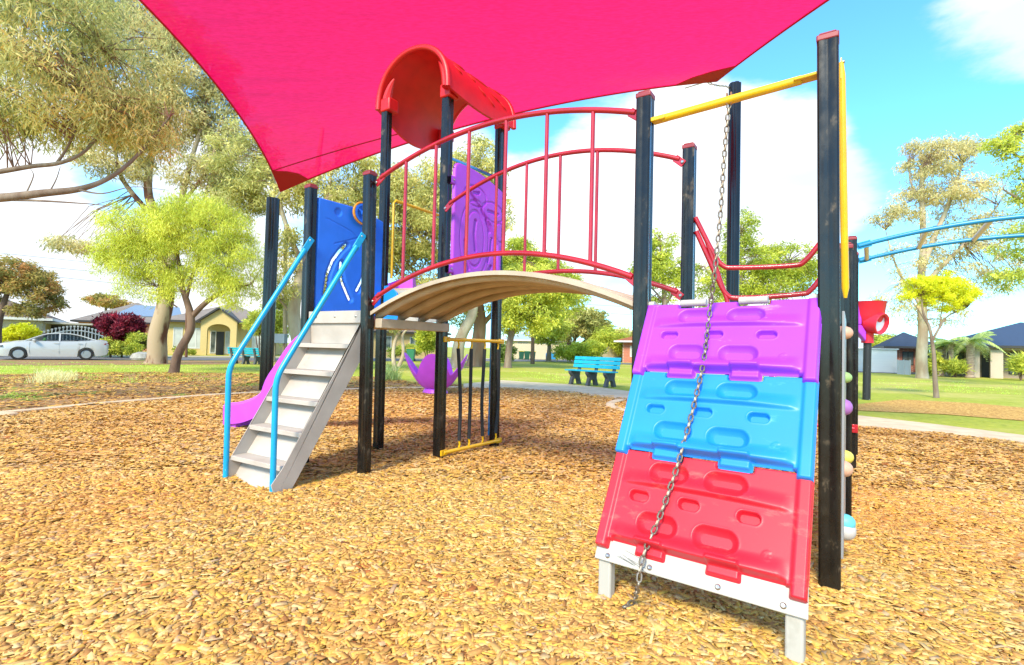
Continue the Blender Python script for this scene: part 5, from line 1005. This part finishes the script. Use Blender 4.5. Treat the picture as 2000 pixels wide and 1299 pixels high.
def leaves(cent, per, clr, ln, wd, droop, vbase, flat=.6):
    """cent (K,3) cluster centres -> leaf quads"""
    K = len(cent); n = K * per; c = np.repeat(cent, per, 0); g = rng.normal(0, 1, (n, 3)); g /= np.linalg.norm(g, axis=1)[:, None] + 1e-9; rad = clr * rng.random(n) ** .5
    c = c + g * rad[:, None] * np.array((1, 1, flat)); d = rng.normal(0, 1, (n, 3)); d[:, 2] = d[:, 2] * .6 - droop; d /= np.linalg.norm(d, axis=1)[:, None]
    s = np.cross(d, rng.normal(0, 1, (n, 3))); s /= np.linalg.norm(s, axis=1)[:, None] + 1e-9; l_ = ln * (.6 + .8 * rng.random(n))[:, None]; w = wd * (.6 + .8 * rng.random(n))[:, None]
    V = np.stack([c, c + d * l_ * .45 + s * w * .5, c + d * l_, c + d * l_ * .45 - s * w * .5], 1).reshape(-1, 3)
    v = np.clip(np.repeat(vbase, per) + rng.normal(0, .17, n), 0, 1); return V, np.arange(n)[:, None] * 4 + np.arange(4), np.repeat(v, 4)
def tree(name, label, Zd, limbs, blobs, lf, bk, leaf=(.2, .05), per=60, clr=.45, droop=.6, dens=1., group=None, cat='tree', flat=.7, twig=.018, base=None, shell=.75, vb=.5, up=0.):
    L3 = []; tb = MB()
    for lb in limbs:
        pts = [D(p[0], p[1], Zd + p[2]) for p in lb]; rr = [p[3] for p in lb]
        if lb is limbs[0]: pts[0][2] = -.15
        P, R_ = crom(pts, rr, 5); P = [p + np.array((math.sin(i * .6 + p[0]), math.cos(i * .5), 0)) * R_[i] * .10 for i, p in enumerate(P)]
        n = 12 if rr[0] > .15 else 7; 
        if lb is limbs[0]: R_[0] *= 1.2; R_[1] *= 1.06
        tb.tube(P, R_, n); L3 += [(p, r) for p, r in zip(P, R_)]
    SK = np.array([p for p, r in L3]); cent = []; vbs = []
    for (px, py, rx, ry, dz, rz, k) in blobs:
        c = D(px, py, Zd + dz); sx = rx / 1000 * (Zd + dz); sy = ry / 1000 * (Zd + dz); k = int(k * dens); g = rng.normal(0, 1, (k, 3)); g /= np.linalg.norm(g, axis=1)[:, None]; rad = rng.random(k) ** (1 / 3 * shell); cc = c + g * rad[:, None] * np.array((sx, rz, sy)); cc[:, 2] = np.maximum(cc[:, 2], .25); cent.append(cc); vbs.append(np.clip(vb + rng.normal(0, .22, k), 0, 1))  # random cluster tones; the wide spread also paints shadowed patches into the foliage
    cent = np.concatenate(cent); vbs = np.concatenate(vbs)
    SKd = SK[int(len(SK) * .05):]
    BK_tw = mat('twig_bark', (.30, .17, .11), .9); wb2 = MB() if len(cent) > 130 else tb
    for c in cent:
        d2 = ((SKd - c) ** 2).sum(1); j = d2.argmin(); a = SKd[j]; m_ = (a + c) / 2 + np.array((0, 0, .08 * math.sqrt(d2[j]))) + rng.normal(0, .05, 3) * math.sqrt(d2[j]); wb2.tube([a, m_, c], [twig * 1.5, twig, twig * .45], 4, cap=False)
    root = thing(name, (SK[0][0], SK[0][1], 0), label, cat, group); tb.build('trunk', bk, root, angle=70); (wb2.build('branches', BK_tw, root, angle=180) if wb2 is not tb else None)
    V, q, v = leaves(cent, per, clr, leaf[0], leaf[1], droop, vbs, flat); mesh_obj('crown', V, None, lf, root, loops=q, attr=v, smooth=False); return root
B = lambda px, py, rx, ry, k, dz=0, rz=None, Zd=20: (px, py, rx, ry, dz, rz if rz is not None else rx / 1000 * Zd * .8, k)
G1 = 'trees around the park'
# overhanging gum at the left
tree('gum_tree', 'near gum tree reaching in at top left with hanging narrow leaves and bare lower boughs', 8.5,
     [[(-330, 795, 0, .32), (-320, 600, 0, .26), (-290, 470, 0, .22), (-200, 405, 0, .16), (-80, 388, 0, .11), (0, 386, 0, .072), (80, 378, 0, .062), (150, 370, .1, .05), (205, 352, .2, .038), (245, 325, .3, .03), (290, 280, .5, .025), (330, 230, .6, .015)],
      [(-200, 405, 0, .12), (-100, 350, 0, .07), (0, 335, 0, .042), (60, 325, 0, .037), (110, 320, 0, .033), (150, 305, 0, .027), (180, 280, .1, .028), (220, 225, .2, .018), (235, 190, .2, .01)],
      [(110, 320, 0, .025), (130, 290, 0, .02), (155, 240, .1, .015), (180, 190, .1, .01)], [(-290, 470, 0, .18), (-250, 250, 0, .13), (-150, 100, 0, .09), (-20, 40, 0, .06), (80, 0, .2, .04), (170, -60, .3, .02)],
      [(-150, 100, 0, .06), (-60, 130, .3, .04), (50, 120, .4, .025), (140, 110, .5, .015), (200, 95, .5, .008)], [(0, 390, 0, .025), (70, 392, 0, .018), (140, 396, 0, .012), (210, 402, .1, .006), (245, 415, .1, .003)], [(150, 370, .1, .02), (200, 378, 0, .012), (260, 365, .1, .007), (330, 372, .2, .003)],
      [(50, 380, 0, .012), (65, 345, 0, .008), (60, 330, 0, .004)], [(95, 378, 0, .012), (110, 350, .1, .008), (118, 325, .1, .004)]],
     [(30, 40, 190, 110, 0, 1.4, 95), (180, 50, 140, 110, .8, 1.2, 70), (60, 170, 150, 70, -.4, 1.1, 64), (200, 190, 120, 60, .8, .9, 44), (120, 250, 130, 34, .2, .7, 22), (280, 220, 80, 60, 1.0, .7, 26), (-60, 230, 90, 50, 0, .9, 20), (240, 265, 90, 34, .6, .6, 16), (-120, 60, 120, 110, 0, 1.3, 30)],
     LF_gum, BK_gr, leaf=(.14, .020), per=100, clr=.36, droop=1.3, flat=.9, twig=.008, group=G1, vb=.45)
tree('gum_tree', 'tall gum with thick peeling trunk beside the road, left of the yellow house', 27,
     [[(303, 703, 0, .48), (308, 670, 0, .44), (316, 620, 0, .40), (324, 560, 0, .36), (322, 500, 0, .31), (305, 430, 0, .24), (290, 370, 0, .2), (300, 280, 0, .15), (330, 180, 0, .10), (340, 80, 0, .06)], [(324, 540, 0, .26), (345, 470, 0, .2), (352, 400, 0, .16), (372, 320, 0, .12), (395, 240, 0, .08), (410, 150, 0, .05)], [(305, 430, 0, .16), (260, 380, 0, .13), (235, 340, 0, .1), (225, 290, 0, .06)], [(352, 400, 0, .10), (400, 340, 0, .09), (420, 290, 0, .06), (430, 230, 0, .03)], [(345, 470, 0, .14), (375, 440, .5, .1), (395, 400, .5, .08), (415, 330, .5, .05)]],
     [(250, 40, 110, 90, 1, 3, 90), (340, 120, 110, 80, 0, 3, 110), (300, 220, 110, 60, 0, 2.5, 80), (420, 230, 70, 70, 1, 2, 60), (230, 300, 70, 45, -1, 2, 40), (450, 330, 50, 50, 1, 2, 40), (390, 340, 50, 30, 0, 2, 20), (140, 475, 38, 14, 0, 1, 12), (440, 400, 60, 30, 0, 1.5, 18)],
     LF_pale, BK_split, leaf=(.26, .055), per=110, clr=.62, droop=1.1, group=G1, vb=.45, twig=.02)
tree('acacia_tree', 'bright lime feathery tree with two crooked leaning stems in front of the yellow house', 19.5,
     [[(338, 727, 0, .19), (345, 700, 0, .16), (365, 660, 0, .14), (373, 635, 0, .14), (372, 612, 0, .13), (355, 560, 0, .09), (350, 520, 0, .07), (345, 480, 0, .04)], [(372, 620, 0, .11), (395, 598, 0, .10), (425, 575, 0, .085), (455, 565, 0, .06), (490, 555, 0, .03)], [(362, 590, 0, .07), (375, 540, 0, .06), (395, 490, 0, .05), (405, 450, 0, .03)], [(355, 560, 0, .05), (320, 510, 0, .04), (280, 480, 0, .03), (250, 470, 0, .02)], [(425, 575, 0, .04), (440, 530, 0, .03), (450, 490, 0, .02)], [(346, 600, 0, .03), (325, 585, 0, .02), (305, 560, 0, .015)]],
     [(280, 445, 85, 45, 0, 1.4, 80), (390, 445, 100, 55, 0, 1.6, 120), (330, 500, 130, 45, .3, 1.4, 100), (245, 505, 55, 48, 0, .9, 44), (455, 505, 60, 60, 0, 1.2, 70), (290, 560, 70, 30, 0, .9, 26), (460, 565, 50, 28, 0, .8, 26), (380, 410, 60, 28, 0, 1, 36), (390, 545, 70, 30, 0, .8, 30)],
     LF_lime, BK_br, leaf=(.17, .020), per=125, clr=.40, droop=1.3, group=G1, vb=.55, twig=.008, flat=.9)
tree('gum_tree', 'pale forked gum standing behind the left shade pole and steps', 23,
     [[(592, 722, 0, .34), (584, 670, 0, .3), (574, 630, 0, .28), (578, 580, 0, .25), (592, 520, 0, .22), (604, 460, 0, .18), (612, 400, 0, .15), (618, 340, 0, .12), (630, 250, 0, .08)], [(592, 520, 0, .15), (570, 470, 0, .12), (552, 420, 0, .10), (540, 370, 0, .07), (520, 300, 0, .05)], [(610, 410, 0, .10), (645, 385, 0, .08), (680, 380, 0, .05), (700, 350, 0, .03)], [(574, 620, 0, .08), (550, 590, 0, .05), (530, 570, 0, .03)], [(552, 420, 0, .07), (500, 400, 0, .06), (450, 415, 0, .04)], [(600, 470, 0, .09), (625, 430, 0, .07), (640, 380, 0, .05), (650, 330, 0, .03)]],
     [(480, 300, 60, 70, 0, 1.8, 50), (540, 370, 70, 40, 0, 1.8, 34), (470, 380, 50, 35, 0, 1.5, 30), (650, 380, 80, 45, 0, 1.8, 50), (700, 340, 60, 50, 0, 1.6, 40), (560, 490, 40, 50, 0, 1.2, 18), (620, 540, 40, 40, 1, 1.2, 20), (660, 440, 40, 40, 0, 1.4, 24), (560, 560, 40, 30, 0, 1.2, 14)],
     LF_olive, BK_pale, leaf=(.22, .05), per=95, clr=.5, droop=1.0, group=G1, vb=.55, twig=.015)
tree('gum_tree', 'leafy olive gum behind the red roofed tower', 31,
     [[(893, 703, 0, .40), (900, 660, 0, .34), (925, 600, 0, .28), (905, 530, 0, .22), (880, 450, 0, .16), (880, 380, 0, .1)], [(925, 600, 0, .2), (950, 560, 0, .15), (955, 480, 0, .1), (940, 380, 0, .06)], [(905, 530, 0, .16), (840, 480, 0, .12), (800, 430, 0, .08), (790, 370, 0, .05)], [(840, 480, 0, .1), (800, 520, 0, .07), (770, 540, 0, .04)]],
     [(800, 420, 70, 70, 0, 3, 80), (870, 440, 80, 80, 0, 3, 90), (940, 320, 42, 50, 0, 2, 34), (900, 350, 60, 50, 0, 2, 50), (820, 360, 70, 40, 0, 2, 50), (790, 500, 60, 35, 0, 2, 40), (960, 420, 36, 70, 0, 2, 34), (830, 560, 50, 30, 0, 2, 26), (750, 470, 40, 60, 0, 2, 30), (900, 560, 45, 40, 0, 2, 24), (760, 390, 40, 45, 0, 2, 30)],
     LF_olive, BK_pale, leaf=(.26, .07), per=100, clr=.66, droop=.9, group=G1, vb=.6)
tree('gum_tree', 'red barked gum trunk standing behind the hanging hoses', 34, [[(929, 703, 0, .55), (933, 670, 0, .45), (938, 620, 0, .4), (934, 570, 0, .3), (950, 500, 0, .2)], [(938, 640, 0, .2), (965, 610, 0, .14), (990, 600, 0, .08)]], [(945, 540, 40, 40, 0, 2, 24), (985, 590, 30, 22, 0, 1.5, 12), (900, 620, 30, 20, 0, 1.5, 10)], LF_olive, mat('red_bark', (.36, .17, .10), .9, col2=(.5, .34, .22), vscale=2, stretch=(1, 1, .3), bump=.5, bscale=8), leaf=(.26, .07), per=80, clr=.6, group=G1)
tree('park_tree', 'green tree with slim straight trunk on the lawn right of the hoses', 33, [[(991, 718, 0, .26), (993, 690, 0, .22), (1001, 640, 0, .2), (1005, 590, 0, .16), (1015, 540, 0, .12), (1030, 490, 0, .08)], [(1001, 630, 0, .12), (1040, 590, 0, .1), (1090, 560, 0, .06), (1130, 565, 0, .03)], [(1005, 600, 0, .1), (980, 560, 0, .08), (970, 520, 0, .05)]],
     [(1010, 570, 55, 60, 0, 2, 60), (1050, 600, 60, 40, 0, 2, 55), (1060, 550, 60, 40, 0, 2, 50), (985, 620, 30, 32, 0, 1.4, 24), (1120, 575, 26, 18, 0, 1, 14), (1035, 640, 40, 16, 0, 1.3, 18)], LF_green, BK_gr, leaf=(.24, .07), per=95, clr=.55, droop=.7, group=G1, vb=.65)
tree('round_tree', 'dense rounded lime green tree rising above the bridge deck', 43, [[(1040, 700, 0, .16), (1040, 640, 0, .14), (1030, 560, 0, .1), (1010, 500, 0, .1)]], [(1000, 500, 46, 34, 0, 2.5, 60), (1040, 530, 60, 36, 0, 3, 80), (1085, 560, 50, 40, 0, 2.5, 60), (985, 560, 36, 60, 0, 2, 40), (1090, 600, 40, 26, 0, 2, 26)], LF_lime, BK_br, leaf=(.3, .09), per=110, clr=.7, droop=.3, group=G1, vb=.35)
tree('small_tree', 'small round street tree in front of the blue grey roofed cottage', 52, [[(1072, 704, 0, .32), (1072, 690, 0, .24), (1072, 672, 0, .2), (1060, 655, 0, .12)], [(1072, 675, 0, .12), (1090, 655, 0, .08)]], [(1068, 648, 34, 22, 0, 1.8, 60), (1092, 636, 22, 20, 0, 1.4, 26), (1052, 630, 16, 12, 0, 1, 14)], LF_green, BK_gum, leaf=(.3, .10), per=85, clr=.6, group=G1, vb=.55)
tree('spreading_tree', 'large dark green spreading tree beyond the bench', 64, [[(1118, 704, 0, .4), (1116, 680, 0, .34), (1105, 660, 0, .2), (1095, 640, 0, .15)], [(1118, 690, 0, .25), (1140, 668, 0, .18), (1165, 650, 0, .1)], [(1116, 680, 0, .2), (1128, 650, 0, .15), (1130, 625, 0, .1)]], [(1135, 628, 48, 26, 0, 4, 150), (1105, 640, 30, 24, 0, 3, 60), (1168, 645, 22, 26, 0, 3, 50), (1095, 622, 20, 14, 0, 2, 24)], LF_olive, BK_br, leaf=(.4, .14), per=80, clr=.85, group=G1, vb=.5)
def bush(name, label, Zd, blobs, lf, leaf=(.14, .05), per=90, clr=.3, vb=.5, droop=-.2, cat='shrub', flat=.9):
    px, py = blobs[0][0], blobs[0][1]; yb = hor(px) + 1250 / Zd
    return tree(name, label, Zd, [[(px, yb, 0, .06), (px + .5, yb * .7 + py * .3, 0, .05), (px + 1, py, 0, .03)], [(px, yb, 0, .05), (px - 5, yb * .5 + py * .5, 0, .035), (px - 8, py, 0, .02)]], blobs, lf, BK_br, leaf=leaf, per=per, clr=clr, vb=vb, droop=droop, cat=cat, group='shrubs and hedges near the houses', twig=.012, flat=flat)
bush('shrub', 'wide lime green shrub behind the turquoise bench', 50, [(1125, 688, 46, 14, 0, 1.6, 90), (1150, 680, 30, 12, 0, 1.4, 40)], LF_lime, leaf=(.26, .09), clr=.45, vb=.35)
bush('palm_shrub', 'feathery palm clump left of the brick house', 60, [(1180, 662, 20, 20, 0, 2, 40), (1205, 668, 24, 16, 0, 2, 40)], LF_lime, leaf=(.7, .08), clr=.8, vb=.3, droop=.6)
tree('far_tree', 'distant dull tree above the cream fence panel', 85, [[(1215, 696, 0, .3), (1215, 670, 0, .2), (1212, 655, 0, .1)]], [(1212, 655, 26, 12, 0, 4, 70), (1180, 650, 14, 14, 0, 3, 30)], LF_olive, BK_br, leaf=(.5, .16), per=70, clr=.9, group=G1, vb=.7)
tree('slender_tree', 'lime green slender tree between the two right bridge posts', 36, [[(1300, 706, 0, .2), (1298, 600, 0, .16), (1292, 520, 0, .1), (1290, 470, 0, .05)], [(1298, 600, 0, .08), (1325, 550, 0, .05), (1330, 510, 0, .03)], [(1298, 590, 0, .08), (1262, 550, 0, .05)]], [(1290, 480, 28, 36, 0, 1.2, 34), (1285, 530, 44, 32, 0, 1.6, 40), (1322, 540, 24, 36, 0, 1.3, 24), (1260, 525, 26, 20, 0, 1.2, 18), (1255, 590, 24, 30, 0, 1.2, 10), (1300, 590, 30, 20, 0, 1, 12)], LF_lime, BK_gr, leaf=(.24, .07), per=75, clr=.5, group=G1, vb=.3)
tree('gum_tree', 'broad yellowish green gum behind the climbing wall chain', 38, [[(1450, 710, 0, .35), (1450, 620, 0, .28), (1445, 540, 0, .2), (1442, 460, 0, .1)], [(1450, 600, 0, .2), (1500, 540, 0, .14), (1540, 510, 0, .08)], [(1450, 600, 0, .15), (1400, 550, 0, .1), (1375, 520, 0, .06)]],
     [(1442, 450, 24, 46, 0, 1.6, 34), (1460, 510, 56, 40, 0, 2.5, 70), (1530, 510, 60, 36, 0, 2.5, 64), (1500, 560, 80, 26, 0, 2.5, 60), (1385, 540, 36, 34, 0, 2, 30), (1575, 540, 36, 26, 0, 2, 26), (1410, 580, 50, 26, 0, 2, 26), (1560, 640, 60, 40, 0, 2, 26)], LF_lime, BK_gum, leaf=(.26, .07), per=85, clr=.6, group=G1, vb=.25)
tree('gum_tree', 'tall open gum with thick cream trunk on the right lawn', 33,
     [[(1801, 737, 0, .34), (1800, 700, 0, .31), (1802, 640, 0, .28), (1800, 560, 0, .24), (1802, 480, 0, .19), (1802, 400, 0, .16), (1800, 330, 0, .1)], [(1802, 520, 0, .18), (1835, 440, 0, .14), (1860, 380, 0, .1), (1880, 320, 0, .06)], [(1800, 560, 0, .16), (1860, 500, 0, .12), (1910, 450, 0, .08), (1950, 400, 0, .04)], [(1800, 600, 0, .1), (1760, 540, 0, .08), (1740, 490, 0, .05), (1730, 450, 0, .03)], [(1802, 400, 0, .08), (1780, 360, 0, .06), (1775, 320, 0, .03)]],
     [(1800, 310, 42, 34, 0, 1.4, 44), (1860, 300, 44, 34, 0, 1.4, 40), (1835, 360, 60, 44, 0, 1.8, 54), (1890, 390, 60, 50, 0, 1.8, 50), (1790, 400, 50, 40, 0, 1.4, 24), (1735, 420, 26, 26, 0, 1, 16), (1860, 470, 60, 40, 0, 1.6, 34), (1935, 460, 50, 50, 0, 1.6, 30), (1780, 500, 60, 40, 0, 1.4, 22), (1740, 580, 50, 40, 0, 1.4, 20), (1890, 550, 60, 40, 0, 1.5, 24), (1900, 280, 20, 16, 0, .8, 8), (1830, 600, 50, 40, 0, 1.5, 20), (1960, 530, 40, 50, 0, 1.5, 22)],
     LF_pale, BK_pale, leaf=(.24, .05), per=75, clr=.58, droop=1.2, group=G1, vb=.6)
tree('acacia_tree', 'small slim tree with bright yellow crown on the right lawn', 16.8,
     [[(1829, 776, 0, .085), (1826, 740, 0, .07), (1824, 700, 0, .06), (1821, 670, 0, .055), (1815, 640, 0, .045), (1803, 610, 0, .03), (1800, 580, 0, .02)], [(1821, 665, 0, .04), (1835, 640, 0, .035), (1848, 620, 0, .025), (1870, 608, 0, .018), (1890, 600, 0, .01)], [(1815, 640, 0, .025), (1790, 600, 0, .015), (1775, 585, 0, .008)], [(1835, 640, 0, .02), (1840, 600, 0, .015), (1845, 570, 0, .008)], [(1821, 640, 0, .02), (1850, 625, 0, .01)]],
     [(1800, 560, 32, 20, 0, .5, 46), (1850, 565, 40, 24, 0, .6, 60), (1885, 580, 32, 18, 0, .45, 36), (1770, 580, 14, 8, 0, .2, 6), (1830, 580, 36, 18, 0, .5, 26), (1860, 600, 26, 10, 0, .3, 10), (1845, 545, 30, 12, 0, .4, 20)], LF_yel, BK_gr, leaf=(.07, .022), per=140, clr=.17, droop=-.2, group=G1, vb=.5, twig=.006)
tree('gum_tree', 'dark leaved gum boughs entering from the right edge', 23, [[(2120, 745, 0, .35), (2110, 600, 0, .3), (2080, 480, 0, .2), (2030, 420, 0, .12), (1990, 390, 0, .07), (1960, 370, 0, .03)], [(2080, 480, 0, .14), (2040, 350, 0, .09), (1995, 310, 0, .05), (1960, 285, 0, .03)], [(2100, 560, 0, .14), (2040, 550, 0, .08), (1990, 540, 0, .04)]], [(1965, 285, 30, 26, 0, .8, 20), (1995, 260, 26, 20, 0, .7, 14), (1995, 330, 36, 26, 0, .8, 16), (1985, 470, 46, 40, 0, 1, 20), (1975, 545, 36, 22, 0, .8, 16), (1995, 380, 20, 26, 0, .7, 10), (2060, 380, 60, 120, 0, 1.6, 50)], LF_green, BK_gr, leaf=(.2, .05), per=70, clr=.4, group=G1, vb=.55, twig=.012)
def palm(label, px, Zd, ytop, n, Lf, seed, r=.18):
    rr = random.Random(seed); b = D(px, 690, Zd); b[2] = -.1; t = D(px + 2, ytop, Zd); root = thing('palm_tree', (b[0], b[1], 0), label, 'palm tree', 'palms in the front gardens'); mb = MB()
    P = [lerp(b, t, k) for k in np.linspace(0, 1, 22)]; mb.tube(P, [r * (1.25 if k < 2 else 1) * (1.08 if k % 2 else .92) for k in range(22)], 10); mb.build('trunk', mat('palm_bark', (.50, .38, .28), .9, col2=(.3, .22, .16), vscale=4, stretch=(1, 1, 3)), root)
    V = []; q = []
    for i in range(n):
        a = rr.random() * 6.28; e = .9 - 1.2 * rr.random(); P = []; d0 = np.array((math.cos(a), math.sin(a), 0)); L_ = Lf * (.8 + .4 * rr.random())
        for k in range(11): s = k / 10; P.append(t + d0 * L_ * s * math.cos(e * .6) + ZZ * (L_ * (s * math.sin(max(e, .1)) - .75 * s * s * (1.2 - e * .5))))
        for k in range(1, 11):
            for j in range(3):
                for sg in (-1, 1):
                    p = lerp(P[k - 1], P[k], j / 3); sd_ = np.cross(d0, ZZ) * sg; ll = L_ * .28 * math.sin(math.pi * min(.98, (k / 10) * .8 + .15)); tip = p + sd_ * ll * .75 + d0 * ll * .4 - ZZ * ll * .55; w = d0 * .035
                    m0 = len(V); V += [p - w, p + w, tip + w * .3, tip - w * .3]; q.append((m0, m0 + 1, m0 + 2, m0 + 3))
    V = np.array(V); q = np.array(q); mesh_obj('crown', V, None, LF_palm, root, loops=q, attr=np.repeat(rng.random(len(q)) * .8 + .1, 4), smooth=False)
palm('tall palm in front of the pillared verandah, rightmost of the three garden palms', 1894, 36, 662, 16, 1.9, 1, .24); palm('palm with drooping fronds, middle of the three garden palms', 1856, 37, 668, 12, 1.5, 2, .17); palm('palm beside the green bush, leftmost of the three garden palms', 1842, 38, 668, 10, 1.4, 3, .15)
bush('bush', 'bright green bush between the gum trunk and the palms', 37, [(1826, 712, 10, 22, 0, .5, 26)], LF_green, leaf=(.2, .09), clr=.28, vb=.8)
bush('bush', 'spiky green plant at the base of the right palms', 36, [(1866, 718, 12, 10, 0, .5, 14)], LF_green, leaf=(.4, .06), clr=.4, vb=.6, droop=-.6)
bush('bush', 'green spiky plant by the far right window', 33, [(1994, 715, 14, 14, 0, .5, 16)], LF_green, leaf=(.45, .06), clr=.4, vb=.7, droop=-.5)
bush('hedge', 'small green hedge under the grey ribbed roof', 48, [(1680, 705, 22, 9, 0, .7, 40)], LF_green, leaf=(.2, .09), clr=.35, vb=.8)
tree('far_tree', 'distant green trees above the white garage', 70, [[(1700, 700, 0, .3), (1700, 670, 0, .2), (1700, 660, 0, .1)]], [(1700, 668, 40, 10, 0, 4, 70), (1745, 665, 26, 10, 0, 4, 36)], LF_lime, BK_br, leaf=(.4, .14), per=70, clr=.8, group=G1, vb=.3)
# left background greenery
tree('street_tree', 'olive and rust coloured tree in front of the tiled house at far left', 31, [[(-10, 700, 0, .28), (-5, 650, 0, .22), (5, 600, 0, .16), (20, 560, 0, .1), (50, 540, 0, .05)], [(5, 600, 0, .1), (50, 595, 0, .08), (80, 590, 0, .04)], [(-5, 640, 0, .1), (-60, 570, 0, .06)]], [(20, 530, 55, 24, 0, 2, 70), (70, 560, 34, 24, 0, 1.5, 44), (-40, 560, 50, 36, 0, 2, 40), (90, 590, 20, 18, 0, 1, 16), (60, 605, 34, 12, 0, 1, 14)], LF_rus, BK_br, leaf=(.2, .07), per=95, clr=.45, group=G1, vb=.45)
tree('far_tree', 'small flat topped tree above the carport roof', 68, [[(208, 650, 0, .3), (208, 625, 0, .25), (206, 600, 0, .12)], [(208, 620, 0, .14), (228, 595, 0, .08)]], [(200, 584, 24, 9, 0, 2.5, 50), (225, 592, 22, 8, 0, 2.5, 40)], LF_rus, BK_gum, leaf=(.35, .12), per=70, clr=.6, group=G1, vb=.6)
bush('red_shrub', 'dark red leaved shrub between the picket gate and the gum', 34, [(238, 640, 30, 24, 0, 1.2, 90), (215, 632, 20, 16, 0, .8, 30), (255, 635, 18, 18, 0, .8, 30), (242, 668, 16, 16, 0, .8, 20)], LF_red, leaf=(.2, .08), clr=.32, vb=.5, droop=-.9)
bush('hedge', 'mid green hedge under the dark red shrub', 33.5, [(216, 676, 16, 14, 0, .8, 50), (240, 680, 12, 11, 0, .7, 26)], LF_green, leaf=(.14, .06), clr=.28, vb=.5)
bush('hedge', 'leafy hedge left of the peeling gum trunk', 34, [(275, 668, 20, 18, 0, .8, 50)], LF_green, leaf=(.14, .06), clr=.28, vb=.6)
bush('bush', 'low yellow green bush in front of the hedge', 32, [(262, 684, 12, 9, 0, .5, 28)], LF_lime, leaf=(.12, .05), clr=.22, vb=.4)
bush('bush', 'yellow flowering bush behind the silver car bonnet', 35, [(45, 648, 26, 12, 0, 1., 50), (15, 655, 20, 10, 0, 1, 24)], LF_yel, leaf=(.16, .07), clr=.3, vb=.15)
bush('shrub', 'round green shrub between the shade pole and yellow house', 37, [(506, 632, 24, 22, 0, 1.2, 60), (540, 615, 24, 34, 0, 1.2, 60), (545, 650, 16, 22, 0, .8, 24)], LF_green, leaf=(.18, .08), clr=.36, vb=.7)
bush('shrub', 'lime shrub seen below the deck', 40, [(834, 662, 22, 26, 0, 1., 60)], LF_lime, leaf=(.18, .08), clr=.36, vb=.4)
bush('hedge', 'low garden hedge in front of the brown roofed house', 44, [(795, 685, 26, 10, 0, .8, 44), (770, 688, 16, 8, 0, .6, 20)], LF_green, leaf=(.16, .07), clr=.3, vb=.5)
bush('hedge', 'dark bush behind the slim lawn tree', 46, [(985, 688, 20, 20, 0, 1., 44)], LF_dark, leaf=(.2, .09), clr=.4, vb=.6)
bush('hedge', 'garden bushes left of the yellow porch', 43, [(352, 684, 10, 8, 0, .5, 16), (372, 690, 8, 5, 0, .4, 8)], LF_green, leaf=(.16, .07), clr=.26, vb=.5)
tree('thin_tree', 'thin bare forked trunks beyond the spinner seat', 26, [[(772, 718, 0, .13), (768, 695, 0, .1), (774, 660, 0, .09), (790, 630, 0, .06), (800, 600, 0, .03)], [(778, 716, 0, .11), (788, 690, 0, .09), (786, 655, 0, .07), (800, 640, 0, .03)]], [(800, 600, 26, 20, 0, 1, 16), (770, 630, 20, 16, 0, .8, 8)], LF_olive, BK_pale, leaf=(.2, .05), per=60, clr=.4, group=G1)
# a little roadside bark mound and boulder
g = D(278, 690, 31); mb = MB(); mb.lathe([(.01, -.1), (.5, -.1), (.62, .1), (.5, .35), (.2, .46), (.01, .47)], (g[0], g[1], 0), 12); tag(mb.build('boulder', mat('pale_rock', (.5, .48, .42), .9, var=.3, bump=.5, bscale=6)), 'pale rounded boulder beside the gum trunk', 'boulder')
# grass tufts (stuff) and one long tuft
def tufts(pts, hgt, w, per, rad, lf, name, label, kind='stuff', cat='grass'):
    V = []; q = []; at = []
    for (x, y) in pts:
        k = per; a = rng.random(k) * 6.28; r_ = rad * np.sqrt(rng.random(k)); bx_ = x + np.cos(a) * r_; by_ = y + np.sin(a) * r_; h_ = hgt * (.4 + .8 * rng.random(k)); da = rng.random(k) * 6.28; ln = h_ * (.2 + .7 * rng.random(k)); pa = rng.random(k) * 6.28
        for i in range(k):
            s_ = np.array((math.cos(pa[i]), math.sin(pa[i]), 0)) * w / 2; b = np.array((bx_[i], by_[i], -.03)); t1 = b + np.array((math.cos(da[i]) * ln[i], math.sin(da[i]) * ln[i], h_[i])); m1 = lerp(b, t1, .5) + ZZ * h_[i] * .12
            m0 = len(V); V += [b - s_, b + s_, m1 + s_ * .8, m1 - s_ * .8, m1 - s_ * .8, m1 + s_ * .8, t1 + s_ * .1, t1 - s_ * .1]; q += [(m0, m0 + 1, m0 + 2, m0 + 3), (m0 + 4, m0 + 5, m0 + 6, m0 + 7)]; at += [rng.random()] * 8
    return tag(mesh_obj(name, np.array(V), None, lf, loops=np.array(q), attr=at, smooth=False), label, cat, kind=kind)
LF_gr = lm('grass_blades', (.16, .28, .02), (.34, .48, .05), (.50, .56, .12), tr=.3)
tufts([G(762 + dx, 742)[:2] for dx in (-6, 0, 7)], .62, .022, 70, .28, lm('reed_blades', (.16, .24, .08), (.32, .40, .14), (.46, .46, .22)), 'grass_clump', 'tall green grass clump left of the purple spinner seat', kind=None, cat='grass clump')
pts = []
for _ in range(420):
    px = random.uniform(-20, 760); py = random.choice([random.gauss(716, 5), random.gauss(716, 6), random.uniform(724, 745), random.gauss(773, 4) if px < 60 else random.gauss(735, 6)])
    if py > 707: pts.append(G(px, py)[:2])
for _ in range(160):
    px = random.uniform(1000, 2000); py = random.uniform(hor(px) + 42, hor(px) + 64); pts.append(G(px, py)[:2])
tufts(pts, .055, .012, 26, .35, LF_gr, 'lawn_grass', 'short bright grass tufts on the lawn and bark')
tufts([G(300 + random.gauss(0, 14) - 190 + 0, 742 + random.gauss(0, 2))[:2] for _ in range(14)], .30, .014, 60, .3, lm('straw_blades', (.5, .42, .18), (.7, .6, .3)), 'dry_grass', 'dry straw coloured grass on the bark left of the kerb')
